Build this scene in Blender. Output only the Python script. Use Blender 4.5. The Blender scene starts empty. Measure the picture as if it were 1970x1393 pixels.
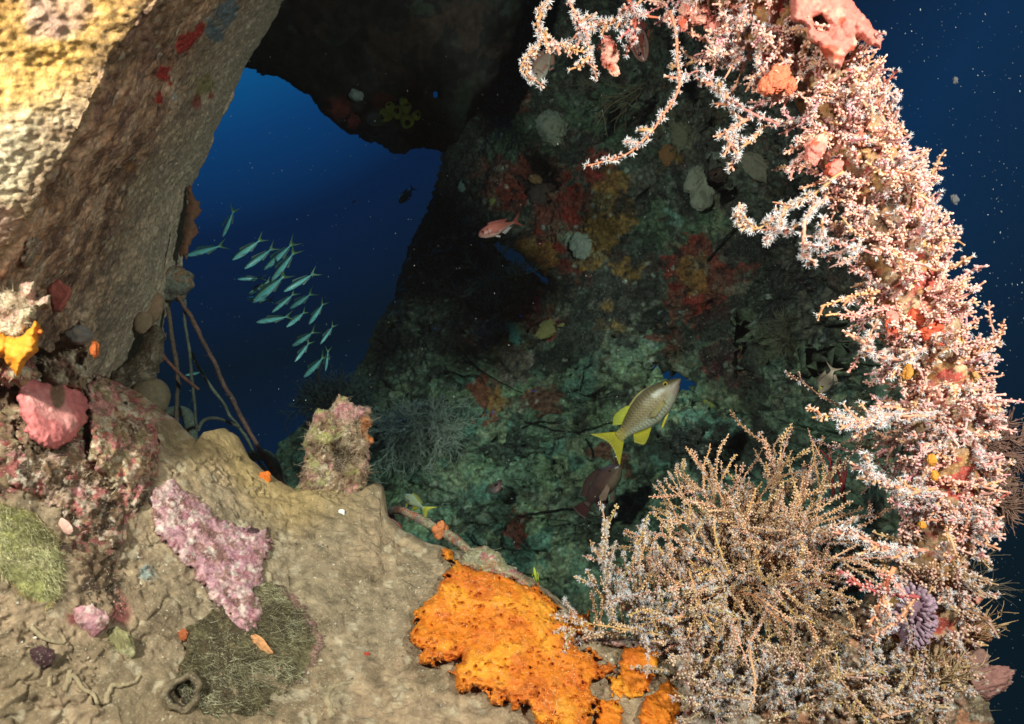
import bpy, math, random
import numpy as np
from mathutils import Vector

# ------------------------------------------------------------------ camera, water light, strobes, exposure
sc = bpy.context.scene
T = 0.84                                   # tan of half the horizontal field of view
cd = bpy.data.cameras.new('camera'); cam = bpy.data.objects.new('camera', cd)
sc.collection.objects.link(cam); sc.camera = cam
cd.sensor_width = 36; cd.lens = 18 / T; cd.clip_start = 0.02; cd.clip_end = 200
cam.location = (0, 0, 0); cam.rotation_euler = (math.radians(90), 0, 0)
cd.dof.use_dof = True; cd.dof.focus_distance = 1.12; cd.dof.aperture_fstop = 6.3
sc.view_settings.view_transform = 'Standard'; sc.view_settings.look = 'None'
sc.view_settings.exposure = 0.0; sc.view_settings.gamma = 1
sc.cycles.volume_bounces = 0
sc.cycles.max_bounces = 4; sc.cycles.diffuse_bounces = 2; sc.cycles.glossy_bounces = 2
sc.cycles.use_denoising = True

UP = Vector((-0.6, 0.8, 0.9)).normalized()          # where the surface light comes down from
world = bpy.data.worlds.new('World'); sc.world = world; world.use_nodes = True
nt = world.node_tree; nt.nodes.clear()
tc = nt.nodes.new('ShaderNodeTexCoord')
nrm = nt.nodes.new('ShaderNodeVectorMath'); nrm.operation = 'NORMALIZE'
dot = nt.nodes.new('ShaderNodeVectorMath'); dot.operation = 'DOT_PRODUCT'; dot.inputs[1].default_value = UP
rmp = nt.nodes.new('ShaderNodeValToRGB'); bg = nt.nodes.new('ShaderNodeBackground'); wo = nt.nodes.new('ShaderNodeOutputWorld')
nt.links.new(tc.outputs['Generated'], nrm.inputs[0]); nt.links.new(nrm.outputs[0], dot.inputs[0])
nt.links.new(dot.outputs['Value'], rmp.inputs[0]); nt.links.new(rmp.outputs[0], bg.inputs[0]); nt.links.new(bg.outputs[0], wo.inputs[0])
cr = rmp.color_ramp
stops = [(0.0, (.0015, .007, .013)), (.10, (.0018, .009, .020)), (.22, (.0015, .013, .036)), (.45, (.0008, .022, .072)), (.62, (.0012, .009, .030)), (.72, (.0009, .0060, .0150)),
         (.84, (.0006, .0110, .046)), (.90, (.001, .037, .135)), (.94, (.002, .080, .235)), (1.0, (.008, .17, .42))]
while len(cr.elements) < len(stops): cr.elements.new(0.5)
for e, (p, c) in zip(cr.elements, stops): e.position = p; e.color = (*c, 1)
bg.inputs[1].default_value = 1.12

sd_ = bpy.data.lights.new('sun', 'SUN'); sd_.energy = 0.35; sd_.angle = math.radians(25); sd_.color = (.12, .5, 1.0)
sun = bpy.data.objects.new('sun', sd_); sc.collection.objects.link(sun)
sun.rotation_euler = (-UP).to_track_quat('-Z', 'Y').to_euler(); sun.location = (-3, 4, 5)

def strobe(name, loc, aim, watts, size, col, blend=1.0):
    l = bpy.data.lights.new(name, 'SPOT'); l.energy = watts; l.spot_size = math.radians(size); l.spot_blend = blend
    l.shadow_soft_size = 0.035; l.color = col
    o = bpy.data.objects.new(name, l); sc.collection.objects.link(o); o.location = loc
    o.rotation_euler = (Vector(aim) - Vector(loc)).to_track_quat('-Z', 'Y').to_euler(); return o
strobe('strobe_left', (-0.58, -0.06, 0.42), (-0.44, 1.0, -0.04), 108, 142, (1.0, .89, .77))
strobe('strobe_right', (0.68, 0.0, 0.40), (0.46, 1.0, -0.05), 100, 130, (1.0, .90, .80))

# ------------------------------------------------------------------ numeric helpers
rng = np.random.default_rng(7); random.seed(7)
def W(px, py, Y):
    px = np.asarray(px, float); py = np.asarray(py, float); Y = np.asarray(Y, float)
    px, py, Y = np.broadcast_arrays(px, py, Y)
    return np.stack([(px - 985) / 985 * T * Y, Y, -(py - 696.5) / 985 * T * Y], -1)
def unit(v): return v / np.maximum(np.linalg.norm(v, axis=-1, keepdims=True), 1e-9)
def ss(a, b, x): t = np.clip((x - a) / (b - a), 0, 1); return t * t * (3 - 2 * t)
def lerp(a, b, t): return a + (b - a) * t
def interp(pts, x, col=1):
    pts = np.array(pts, float); return np.interp(x, pts[:, 0], pts[:, col])
def hsh(i, j, k, s):
    M = np.uint32
    with np.errstate(over='ignore'):
        h = i.astype(np.int64).astype(M) * M(374761393) + j.astype(np.int64).astype(M) * M(668265263) + k.astype(np.int64).astype(M) * M(2147483647 - 58) + M(s * 974711 + 17)
        h = (h ^ (h >> M(13))) * M(1274126177); h = (h ^ (h >> M(16))) * M(2246822519); h = h ^ (h >> M(15))
    return h.astype(np.float64) / 4294967295.0
def vnoise(p, s=0):
    f = np.floor(p); t = p - f; t = t * t * t * (t * (t * 6 - 15) + 10); i, j, k = f[..., 0], f[..., 1], f[..., 2]; r = 0
    for a in (0, 1):
        for b in (0, 1):
            for c in (0, 1):
                w = (t[..., 0] if a else 1 - t[..., 0]) * (t[..., 1] if b else 1 - t[..., 1]) * (t[..., 2] if c else 1 - t[..., 2])
                r = r + w * hsh(i + a, j + b, k + c, s)
    return r * 2 - 1
def fbm(p, scale, octv=4, s=0, gain=.5):
    q = p / scale; a = 1.0; r = 0; n = 0
    for o in range(octv):
        r = r + a * vnoise(q, s + o * 11); n += a; a *= gain; q = q * 2.03 + 7.7
    return r / n
def worley(p, scale, s=0):
    q = p / scale; f = np.floor(q); best = np.full(q.shape[:-1], 9.0); sec = best.copy(); cid = np.zeros_like(best)
    for a in (-1, 0, 1):
        for b in (-1, 0, 1):
            for c in (-1, 0, 1):
                i, j, k = f[..., 0] + a, f[..., 1] + b, f[..., 2] + c
                d = np.sqrt((i + hsh(i, j, k, s) - q[..., 0]) ** 2 + (j + hsh(i, j, k, s + 1) - q[..., 1]) ** 2 + (k + hsh(i, j, k, s + 2) - q[..., 2]) ** 2)
                m = d < best; sec = np.where(m, best, np.minimum(sec, d)); cid = np.where(m, hsh(i, j, k, s + 3), cid); best = np.where(m, d, best)
    return best, sec, cid
def polysd(px, py, poly):
    """signed distance in pixels of the survey drawing, positive inside"""
    P = np.array(poly, float); d = np.full(px.shape, 1e9); ins = np.zeros(px.shape, bool)
    for (x0, y0), (x1, y1) in zip(P, np.roll(P, -1, 0)):
        ex, ey = x1 - x0, y1 - y0; t = np.clip(((px - x0) * ex + (py - y0) * ey) / (ex * ex + ey * ey + 1e-9), 0, 1)
        d = np.minimum(d, np.hypot(px - x0 - t * ex, py - y0 - t * ey))
        c = (y0 > py) != (y1 > py)
        if ey != 0: ins ^= c & (px < (x1 - x0) * (py - y0) / ey + x0)
    return np.where(ins, d, -d)
def smooth_path(pts, n):
    pts = np.array(pts, float); k = len(pts)
    if k < 3: t = np.linspace(0, 1, n)[:, None]; return pts[0] * (1 - t) + pts[-1] * t
    e = np.vstack([2 * pts[0] - pts[1], pts, 2 * pts[-1] - pts[-2]]); out = []
    seg = np.linalg.norm(np.diff(pts, axis=0), axis=1); cs = np.concatenate([[0], np.cumsum(seg)]); u = np.linspace(0, cs[-1], n)
    idx = np.clip(np.searchsorted(cs, u, 'right') - 1, 0, k - 2); t = ((u - cs[idx]) / np.maximum(seg[idx], 1e-9))[:, None]
    a, b, c, d = e[idx], e[idx + 1], e[idx + 2], e[idx + 3]
    return .5 * (2 * b + (c - a) * t + (2 * a - 5 * b + 4 * c - d) * t ** 2 + (3 * b - a - 3 * c + d) * t ** 3)

# ------------------------------------------------------------------ object helpers
def tag(o, label=None, cat=None, group=None, kind=None):
    if label: o['label'] = label
    if cat: o['category'] = cat
    if group: o['group'] = group
    if kind: o['kind'] = kind
    return o
def empty(name, loc, label, cat, group=None):
    o = bpy.data.objects.new(name, None); sc.collection.objects.link(o); o.location = Vector(loc); o.empty_display_size = .05
    return tag(o, label, cat, group)
def root_loc(o):
    while o.parent: o = o.parent
    return np.array(o.location)
def mesh(name, V, F, mat, parent=None, cols=None, smooth=True, base=None):
    """F: list of index arrays, each (n,3) or (n,4); V in world metres"""
    V = np.asarray(V, float); F = [np.asarray(f, np.int32) for f in (F if isinstance(F, list) else [F]) if len(f)]
    if parent is not None: off = root_loc(parent)
    elif base is not None: off = np.array(base, float)
    else: off = np.array([V[:, 0].mean(), V[:, 1].mean(), V[:, 2].min()])
    me = bpy.data.meshes.new(name); me.vertices.add(len(V)); me.vertices.foreach_set('co', (V - off).astype(np.float32).ravel())
    li = np.concatenate([f.ravel() for f in F]); cnt = np.concatenate([np.full(len(f), f.shape[1]) for f in F])
    me.loops.add(len(li)); me.loops.foreach_set('vertex_index', li)
    me.polygons.add(len(cnt)); st = np.concatenate([[0], np.cumsum(cnt)[:-1]]).astype(np.int32)
    me.polygons.foreach_set('loop_start', st); me.polygons.foreach_set('use_smooth', np.full(len(cnt), smooth))
    if cols is not None:
        a = me.color_attributes.new('col', 'FLOAT_COLOR', 'POINT')
        a.data.foreach_set('color', np.concatenate([np.clip(cols, 0, 1), np.ones((len(V), 1))], 1).astype(np.float32).ravel())
    me.materials.append(mat); me.update(calc_edges=True); me.validate()
    o = bpy.data.objects.new(name, me); sc.collection.objects.link(o)
    if parent is not None: o.parent = parent
    else: o.location = off
    return o
class MB:
    def __init__(s): s.v = []; s.q = []; s.t = []; s.c = []; s.n = 0
    def add(s, V, Q=None, Tr=None, C=None):
        V = np.asarray(V, float); s.v.append(V)
        if Q is not None and len(Q): s.q.append(np.asarray(Q) + s.n)
        if Tr is not None and len(Tr): s.t.append(np.asarray(Tr) + s.n)
        s.c.append(np.broadcast_to(np.asarray(C if C is not None else (.5, .5, .5), float), (len(V), 3))); s.n += len(V)
    def build(s, name, mat, parent=None, smooth=True, base=None):
        F = ([np.concatenate(s.q)] if s.q else []) + ([np.concatenate(s.t)] if s.t else [])
        return mesh(name, np.concatenate(s.v), F, mat, parent, np.concatenate(s.c), smooth, base)
def gridq(nr, nc, wrap=False):
    r = np.arange(nr - 1)[:, None]; c = np.arange(nc if wrap else nc - 1)[None, :]; c2 = (c + 1) % nc
    return np.stack([r * nc + c, r * nc + c2, (r + 1) * nc + c2, (r + 1) * nc + c], -1).reshape(-1, 4)
def frames(P):
    t = unit(np.gradient(P, axis=0)); ref = np.array([0.31, -.83, .46]); a = unit(np.cross(t, ref)); b = np.cross(t, a); return t, a, b
def tube(P, R, sides=6, cap=True):
    P = np.asarray(P, float); R = np.broadcast_to(np.asarray(R, float), (len(P),)); t, a, b = frames(P)
    th = np.linspace(0, 2 * np.pi, sides, endpoint=False)
    V = P[:, None] + R[:, None, None] * (np.cos(th)[None, :, None] * a[:, None] + np.sin(th)[None, :, None] * b[:, None])
    Q = gridq(len(P), sides, True); V = V.reshape(-1, 3); Tr = []
    if cap:
        n = len(V); V = np.vstack([V, P[0], P[-1]]); m = (len(P) - 1) * sides
        for i in range(sides): Tr += [(n, (i + 1) % sides, i), (n + 1, m + i, m + (i + 1) % sides)]
    return V, Q, np.array(Tr) if Tr else None

# ------------------------------------------------------------------ materials (all procedural, base colour in the 'col' attribute)
def mat(name, rough=.8, bump=.5, bscale=120, var=.35, vscale=60, speck=0.0, spscale=300, spcol=(.6, .55, .45), spec=.25, attr=True, color=(.5, .5, .5), sss=0, metallic=0, transl=0):
    m = bpy.data.materials.new(name); m.use_nodes = True; n = m.node_tree.nodes; L = m.node_tree.links; b = n['Principled BSDF']
    b.inputs['Roughness'].default_value = rough; b.inputs['Specular IOR Level'].default_value = spec; b.inputs['Metallic'].default_value = metallic
    if attr:
        a = n.new('ShaderNodeAttribute'); a.attribute_name = 'col'; c = a.outputs['Color']
    else:
        a = n.new('ShaderNodeRGB'); a.outputs[0].default_value = (*color, 1); c = a.outputs[0]
    g = n.new('ShaderNodeNewGeometry')
    if var > 0:
        t = n.new('ShaderNodeTexNoise'); t.inputs['Scale'].default_value = vscale; t.inputs['Detail'].default_value = 6; t.inputs['Roughness'].default_value = .65
        L.new(g.outputs['Position'], t.inputs['Vector'])
        mr = n.new('ShaderNodeMapRange'); mr.inputs[1].default_value = .3; mr.inputs[2].default_value = .7; mr.inputs[3].default_value = 1 - var; mr.inputs[4].default_value = 1 + var
        L.new(t.outputs['Fac'], mr.inputs[0])
        mx = n.new('ShaderNodeVectorMath'); mx.operation = 'SCALE'; L.new(c, mx.inputs[0]); L.new(mr.outputs[0], mx.inputs['Scale']); c = mx.outputs[0]
    if speck > 0:
        t2 = n.new('ShaderNodeTexNoise'); t2.inputs['Scale'].default_value = spscale; t2.inputs['Detail'].default_value = 3; L.new(g.outputs['Position'], t2.inputs['Vector'])
        r2 = n.new('ShaderNodeMapRange'); r2.inputs[1].default_value = .58; r2.inputs[2].default_value = .70; r2.inputs[3].default_value = 0; r2.inputs[4].default_value = speck; L.new(t2.outputs['Fac'], r2.inputs[0])
        mm = n.new('ShaderNodeMix'); mm.data_type = 'RGBA'; L.new(r2.outputs[0], mm.inputs[0]); L.new(c, mm.inputs[6]); mm.inputs[7].default_value = (*spcol, 1); c = mm.outputs[2]
    L.new(c, b.inputs['Base Color'])
    if bump > 0:
        t3 = n.new('ShaderNodeTexNoise'); t3.inputs['Scale'].default_value = bscale; t3.inputs['Detail'].default_value = 8; t3.inputs['Roughness'].default_value = .7; L.new(g.outputs['Position'], t3.inputs['Vector'])
        bp = n.new('ShaderNodeBump'); bp.inputs['Strength'].default_value = bump; bp.inputs['Distance'].default_value = .004; L.new(t3.outputs['Fac'], bp.inputs['Height']); L.new(bp.outputs[0], b.inputs['Normal'])
    if sss:
        b.inputs['Subsurface Weight'].default_value = sss; b.inputs['Subsurface Radius'].default_value = (.006, .004, .003); b.inputs['Subsurface Scale'].default_value = 1
    return m
M_silt = mat('silted_steel', .9, 1.0, 130, .42, 55, .45, 380, (.52, .44, .32))
M_crust = mat('encrusted_surface', .85, .9, 190, .55, 130, .5, 380, (.62, .55, .45))
M_wall = mat('overgrown_wall', .9, 1.0, 90, .75, 70, .5, 150, (.30, .31, .24))
M_over = mat('overhang_crust', .95, .9, 60, .5, 30, 0, 130, spec=.1)
M_sponge = mat('sponge', .75, .6, 260, .22, 120, .12, 500, (.75, .6, .5), sss=0)
M_orange = mat('orange_sponge', .6, .5, 330, .22, 90, 0, 500, spec=.4)
M_turf = mat('algae_turf', .85, .6, 300, .5, 160, .35, 500, (.50, .46, .30))
M_hair = mat('algae_hair', .8, 0, 1, .4, 90)
M_coral = mat('coral_stem', .6, .3, 700, .25, 120, spec=.3)
M_polyp = mat('coral_polyp', .5, 0, 1, .08, 100, spec=.3)
M_rope = mat('rope_fibre', .85, .9, 420, .45, 150, .3, 300, (.42, .45, .38))
M_fish = mat('fish_skin', .30, .12, 500, .15, 160, spec=.6)
M_fin = mat('fish_fin', .5, 0, 1, .12, 120, spec=.4)
M_eye = mat('fish_eye', .12, 0, 1, 0, spec=.8)
M_snow = mat('drifting_particle', .8, 0, 1, 0)

# ------------------------------------------------------------------ surface builders
def jit(px, py, Y, amp, scale, seed):
    P = W(px, py, Y); return amp * fbm(P, scale, 3, seed)
def patch(name, poly, depth, thick, step=3., jag=(5., .02), seed=1, disp=None, col=None, m=None, width=40., closed=False, sink=.004, back=None, parent=None, power=.5, holes=()):
    """a growth or plate surveyed by its outline: real depth, domed thickness; closed adds its back"""
    P = np.array(poly, float); x0, y0 = P.min(0) - 3 * step; x1, y1 = P.max(0) + 3 * step
    gx = np.arange(x0, x1, step); gy = np.arange(y0, y1, step); X, Y_ = np.meshgrid(gx, gy)
    D = depth(X, Y_) if callable(depth) else np.full(X.shape, float(depth))
    sd = polysd(X, Y_, poly) + jit(X, Y_, D, jag[0], jag[1], seed) + jit(X, Y_, D, jag[0] * .8, jag[1] * .35, seed + 50)
    for h in holes: sd = np.minimum(sd, -(polysd(X, Y_, h) + jit(X, Y_, D, min(jag[0], 2.5), jag[1], seed + 3)))
    gyy, gxx = np.gradient(sd, step); gl = np.maximum(np.hypot(gxx, gyy), .3)
    out = sd < 0; mv = np.where(out, np.clip(-sd, 0, 2.2 * step), 0)
    X = X + gxx / gl * mv; Y_ = Y_ + gyy / gl * mv; sdc = np.maximum(sd, 0)
    D = depth(X, Y_) if callable(depth) else D
    P3 = W(X, Y_, D); ray = unit(P3); u = np.clip(sdc / width, 0, 1); dome = (1 - (1 - u) ** 2) ** power
    h = thick * dome - sink * (sdc <= 0)
    edge = np.clip(sdc / (2.5 * step), 0, 1)
    if disp is not None: h = h + disp(P3) * edge
    Vf = P3 - ray * h[..., None]
    keep = np.maximum.reduce([sd[:-1, :-1], sd[1:, :-1], sd[:-1, 1:], sd[1:, 1:]]) > 0
    q = gridq(*sd.shape).reshape(sd.shape[0] - 1, sd.shape[1] - 1, 4)[keep]
    V = Vf.reshape(-1, 3); Fq = q[:, ::-1]; C = col(P3, X, Y_, sdc) if callable(col) else np.broadcast_to(np.array(col, float), P3.shape)
    C = C.reshape(-1, 3)
    if closed:
        bt = thick if back is None else back
        Vb = (P3 + ray * (bt * dome + .3 * (disp(P3 + 5) if disp is not None else 0) * edge + sink * (sdc <= 0))[..., None]).reshape(-1, 3)
        n = len(V); V = np.vstack([V, Vb]); bq = q + n
        Fq = np.vstack([Fq, bq])
        e = np.vstack([q[:, [0, 1]], q[:, [1, 2]], q[:, [2, 3]], q[:, [3, 0]]]); key = np.sort(e, 1); uq, inv, ct = np.unique(key, axis=0, return_inverse=True, return_counts=True)
        be = e[ct[inv.ravel()] == 1]; Fq = np.vstack([Fq, np.stack([be[:, 0], be[:, 1], be[:, 1] + n, be[:, 0] + n], 1)]); C = np.vstack([C, C])
    used = np.unique(Fq); rm = np.full(len(V), -1); rm[used] = np.arange(len(used))
    o = mesh(name, V[used], rm[Fq], m, parent, C[used])
    keepv = (sd > step)
    o_pts = Vf[keepv]; 
    return o, o_pts, ray[keepv]
def lump(name, c, r, m, col, seed=1, amp=.25, scale=.5, n=40, axis=None, parent=None, fine=.04):
    """a closed rounded growth; r = radii, axis = its long direction (z of r)"""
    th = np.linspace(0, np.pi, n); ph = np.linspace(0, 2 * np.pi, 2 * n, endpoint=False)
    A, B = np.meshgrid(th, ph, indexing='ij'); N = np.stack([np.sin(A) * np.cos(B), np.sin(A) * np.sin(B), np.cos(A)], -1)
    R = 1 + amp * fbm(N + seed * 3.1, scale, 3, seed) + fine * fbm(N + seed, scale * .2, 2, seed + 5)
    L = N * R[..., None] * np.array(r, float)
    if axis is not None:
        z = unit(np.array(axis, float)); x = unit(np.cross(z, [0.2, 1, .1])); y = np.cross(z, x); L = L[..., :1] * x + L[..., 1:2] * y + L[..., 2:] * z
    V = (L + np.array(c, float)).reshape(-1, 3)
    C = col(V) if callable(col) else np.broadcast_to(np.array(col, float), V.shape)
    return mesh(name, V, gridq(n, 2 * n, True)[:, ::-1], m, parent, C)
def mosaic(P, scale, pal, seed=0, warp=.6, blend=0.0):
    """patchwork of encrusting organisms: one colour to each warped cell"""
    Q = P + warp * scale * np.stack([fbm(P + 3, scale * .6, 3, seed + 1), fbm(P + 9, scale * .6, 3, seed + 2), fbm(P + 17, scale * .6, 3, seed + 3)], -1) * 1.6
    f1, f2, cid = worley(Q, scale, seed); pal = np.array(pal, float)
    return pal[np.minimum((cid * len(pal)).astype(int), len(pal) - 1)] * (0.85 + .3 * np.clip(f1, 0, 1))[..., None]
def mixc(a, b, t): t = np.asarray(t)[..., None]; return a * (1 - t) + np.asarray(b, float) * t
def hairs(pts, nrm_, n, length, width, c0, c1, seed=0, lean=(0, 0, 0), spread=.6, seg=3):
    """short blades of turf algae rooted on given points"""
    r = np.random.default_rng(seed); i = r.integers(0, len(pts), n); p = pts[i]; d = unit(nrm_[i] + spread * r.normal(size=(n, 3)) + np.array(lean))
    tuft = fbm(p, .022, 3, seed + 71); L = length * r.uniform(.25, 1.25, n) * np.clip(.75 + 1.5 * tuft, .12, 1.5); bend = r.normal(size=(n, 3)) * .5; side = unit(np.cross(d, r.normal(size=(n, 3)))) * width
    V = []; 
    for k in range(seg + 1):
        t = k / seg; c = p - d * .001 + (d * t + bend * t * t * .6) * L[:, None]; w = (1 - t * .85) * side
        V += [c - w, c + w]
    V = np.stack(V, 1); k2 = 2 * (seg + 1); F = []
    for k in range(seg): F.append(np.array([2 * k, 2 * k + 1, 2 * k + 3, 2 * k + 2])[None] + np.arange(n)[:, None] * k2)
    c = np.array(c0) + (np.array(c1) - np.array(c0)) * np.clip(.35 + 1.1 * fbm(p + 5, .03, 3, seed + 72)[:, None] + .45 * r.normal(size=(n, 1)), 0, 1); C = np.repeat(c, k2, 0)
    return V.reshape(-1, 3), np.vstack(F), C

# ------------------------------------------------------------------ the wreck: ledge, pillar, overhang, back wall, arch
RIM = [(-300, 610), (0, 640), (90, 690), (170, 725), (230, 748), (300, 797), (345, 838), (372, 856), (392, 834), (416, 826), (440, 842), (462, 882), (500, 915), (530, 933), (560, 949), (585, 945), (615, 930), (645, 921), (672, 930), (692, 946), (702, 935), (716, 930), (730, 940),
       (733, 962), (736, 985), (739, 998), (760, 1018), (800, 1045), (860, 1066), (930, 1078), (1010, 1115), (1060, 1150), (1150, 1232), (1250, 1267), (1400, 1292), (1560, 1310), (1750, 1330), (1850, 1390), (1950, 1480), (2250, 1700)]
YRIM = [(-300, .74), (0, .80), (300, 1.0), (560, 1.14), (740, 1.14), (1000, 1.05), (1250, 1.0), (1560, 1.0), (1800, .95), (2250, .95)]
YBOT = [(-300, .58), (0, .60), (600, .66), (1000, .70), (1400, .80), (1800, .84), (2250, .88)]
_rx = np.arange(-300, 2251, 10.); _ry = np.convolve(np.pad(interp(RIM, _rx), 14, mode='edge'), np.ones(29) / 29, 'valid'); RIMS = np.stack([_rx, _ry], 1)   # the rim without its knobs
def D_ledge(px, py):
    top = interp(RIMS, px); t = np.clip((py - top) / (1560 - top), -.2, 1)
    return lerp(interp(YRIM, px), interp(YBOT, px), np.sign(t) * np.abs(t) ** .85)
def ledge_disp(P):
    a = .011 * fbm(P, .16, 4, 21) + .0045 * fbm(P, .035, 4, 22) 
    f1, f2, c = worley(P + .02 * np.stack([fbm(P, .05, 2, 5)] * 3, -1), .05, 23)
    r = np.exp(-((f2 - f1) / .09) ** 2) * (fbm(P, .12, 2, 24) > .05)
    rip = np.abs(fbm(P * np.array([1, 1, 2.2]), .022, 2, 26))
    rg = np.abs(fbm(P, .03, 4, 28)); pit = ss(.30, .1, worley(P, .03, 29)[0]) * (worley(P, .03, 29)[2] > .72)
    return a + .003 * r - .006 * rip * ss(-.2, .3, fbm(P, .15, 2, 27)) + .0022 * fbm(P, .010, 3, 25) - .006 * np.exp(-(rg / .06) ** 2) * ss(.0, .3, fbm(P, .12, 3, 20)) - .005 * pit
DARK = [(-60, 870), (60, 862), (150, 850), (260, 872), (300, 930), (262, 1000), (232, 1090), (238, 1190), (150, 1185), (110, 1090), (90, 960), (-60, 960)]
CRZ = [(-300, 600), (100, 670), (230, 740), (310, 795), (325, 850), (300, 925), (250, 960), (170, 930), (60, 880), (40, 860), (-300, 860)]
CRUST0 = [(.22, .12, .08), (.30, .09, .085), (.17, .10, .055), (.33, .2, .13), (.10, .055, .035), (.38, .28, .19), (.26, .07, .06), (.22, .16, .09)]
def ledge_col(P, X, Y):
    n = fbm(P, .09, 4, 31); m = fbm(P, .3, 3, 32); f = fbm(P, .02, 3, 33)
    c = np.broadcast_to(np.array((.305, .205, .128)), P.shape).copy()
    c = mixc(c, (.195, .135, .08), ss(.0, .35, n)); c = mixc(c, (.39, .275, .175), ss(.05, .4, -n + .35 * f)); c = mixc(c, (.245, .178, .115), ss(0, .45, m) * .8)
    c = c * (1 + .28 * fbm(P, .012, 3, 38))[..., None]; c = mixc(c, (.46, .37, .26), .55 * ss(.30, .42, fbm(P + 6, .018, 3, 39)))
    c = mixc(c, (.36, .235, .10), .8 * ss(120, 10, Y - interp(RIM, X)) * ss(300, 420, X) * ss(760, 560, X))
    c = mixc(c, (.15, .10, .06), .6 * ss(.28, .42, fbm(P + 4, .05, 4, 36)))
    sc_ = polysd(X, Y, CRZ) + jit(X, Y, .8, 40, .05, 44); k = mixc(mosaic(P, .014, CRUST0, 45), (.5, .4, .32), .5 * ss(.32, .45, fbm(P, .012, 3, 46))); t = ss(-6, 10, sc_)[..., None]; c = c * (1 - t) + k * t
    sd = polysd(X, Y, DARK) + jit(X, Y, .7, 45, .05, 34)
    d = mosaic(P, .022, [(.06, .035, .022), (.10, .06, .035), (.14, .09, .05), (.17, .05, .045), (.05, .03, .02), (.24, .16, .10)], 35)
    t = ss(-8, 14, sd)[..., None]; c = c * (1 - t) + d * t
    pts_ = [(285, 1100, 16, (.22, .27, .26)), (232, 1230, 22, (.20, .18, .08)), (640, 1345, 30, (.26, .2, .13)), (80, 1262, 16, (.07, .03, .035)), (1010, 1120, 40, (.25, .17, .1))]
    for (x, y, r, k) in pts_: c = mixc(c, k, .8 * ss(r * 1.3, r * .6, np.hypot(X - x, Y - y) + jit(X, Y, .7, r * .8, .03, 37)))
    return c
def build_ledge():
    nx, nr = 1000, 520; px = np.linspace(-300, 2250, nx); tt = np.linspace(0, 1, nr) ** 1.12
    X = np.broadcast_to(px, (nr, nx)); top = interp(RIM, px) + jit(px, interp(RIM, px), 1.0, 5, .02, 3); tS = interp(RIMS, px); Yp = tS + (1560 - tS) * tt[:, None] + (top - tS) * (1 - tt[:, None]) ** 4
    D = D_ledge(X, Yp); P = W(X, Yp, D); g0 = np.gradient(P, axis=0); g1 = np.gradient(P, axis=1); N = unit(np.cross(g1, g0)); N = N * np.sign(-(N[..., 1:2]))
    k = ss(0, .03, tt)[:, None]
    cz = ss(-20, 25, polysd(X, Yp, CRZ)); cz = np.maximum(cz, .7 * ss(-8, 14, polysd(X, Yp, DARK))); hh = ledge_disp(P) + cz * (.016 * fbm(P, .05, 4, 47) + .010 * (1 - worley(P, .022, 48)[0]) + .004 * fbm(P, .008, 2, 49))
    P2 = P + N * (hh * (.25 + .75 * k))[..., None]
    rows = []                                                        # rolled rim and back side: a plate with thickness
    for i in range(9, 0, -1):
        a = i / 9; Yb = D[0] + .05 * (1 - (1 - a) ** 2) ** .5 + .12 * max(0, a - .55); rows.append(W(px, top, D[0]) * [1, 0, 1] + np.stack([0 * px, Yb, 0 * px - .03 * a ** 2 - .5 * max(0, a - .6)], -1))
    B = np.array(rows) if rows else None
    V = np.concatenate([B, P2], 0); X2 = np.concatenate([np.broadcast_to(px, (9, nx)), X], 0); Y2 = np.concatenate([np.broadcast_to(top, (9, nx)), Yp], 0)
    C = ledge_col(V, X2, Y2)
    o = mesh('wreck_ledge', V.reshape(-1, 3), gridq(V.shape[0], nx), M_silt, None, C.reshape(-1, 3))
    tag(o, 'silt covered tan steel plate with a ragged upper edge below the opening', 'wreck plate', kind='thing'); return P2, N, X, Yp
LP, LN, LX, LY = build_ledge()

# pillar: a bright front face and a long brown side face running back to the opening
PL = 150
FOLD = [(-150, 400), (0, 305), (60, 255), (130, 205), (200, 178), (260, 150), (320, 105), (400, 62), (470, 20), (560, -40), (900, -120)]
EDGE = [(-150, 640), (0, 545), (60, 512), (110, 480), (210, 432), (290, 400), (360, 368), (480, 350), (560, 340), (620, 315), (690, 296), (760, 262), (830, 215), (900, 180)]
RED = [[(345, 75), (390, 42), (393, 62), (370, 92), (340, 96)], [(290, 128), (330, 118), (326, 150), (312, 165), (308, 196), (288, 198), (300, 165)]]
def D_pillar(px, py):
    f = interp(FOLD, py); e = interp(EDGE, py); a = np.clip((px + 420) / (f + 420), 0, 1); b = np.clip((px - f) / np.maximum(e - f, 1), 0, 1) ** (1 / .85)
    return np.where(px < f, lerp(.50, .685, a), .69 + .89 * b ** 1.15) + .00012 * (py - 300)
PP = []
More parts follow.
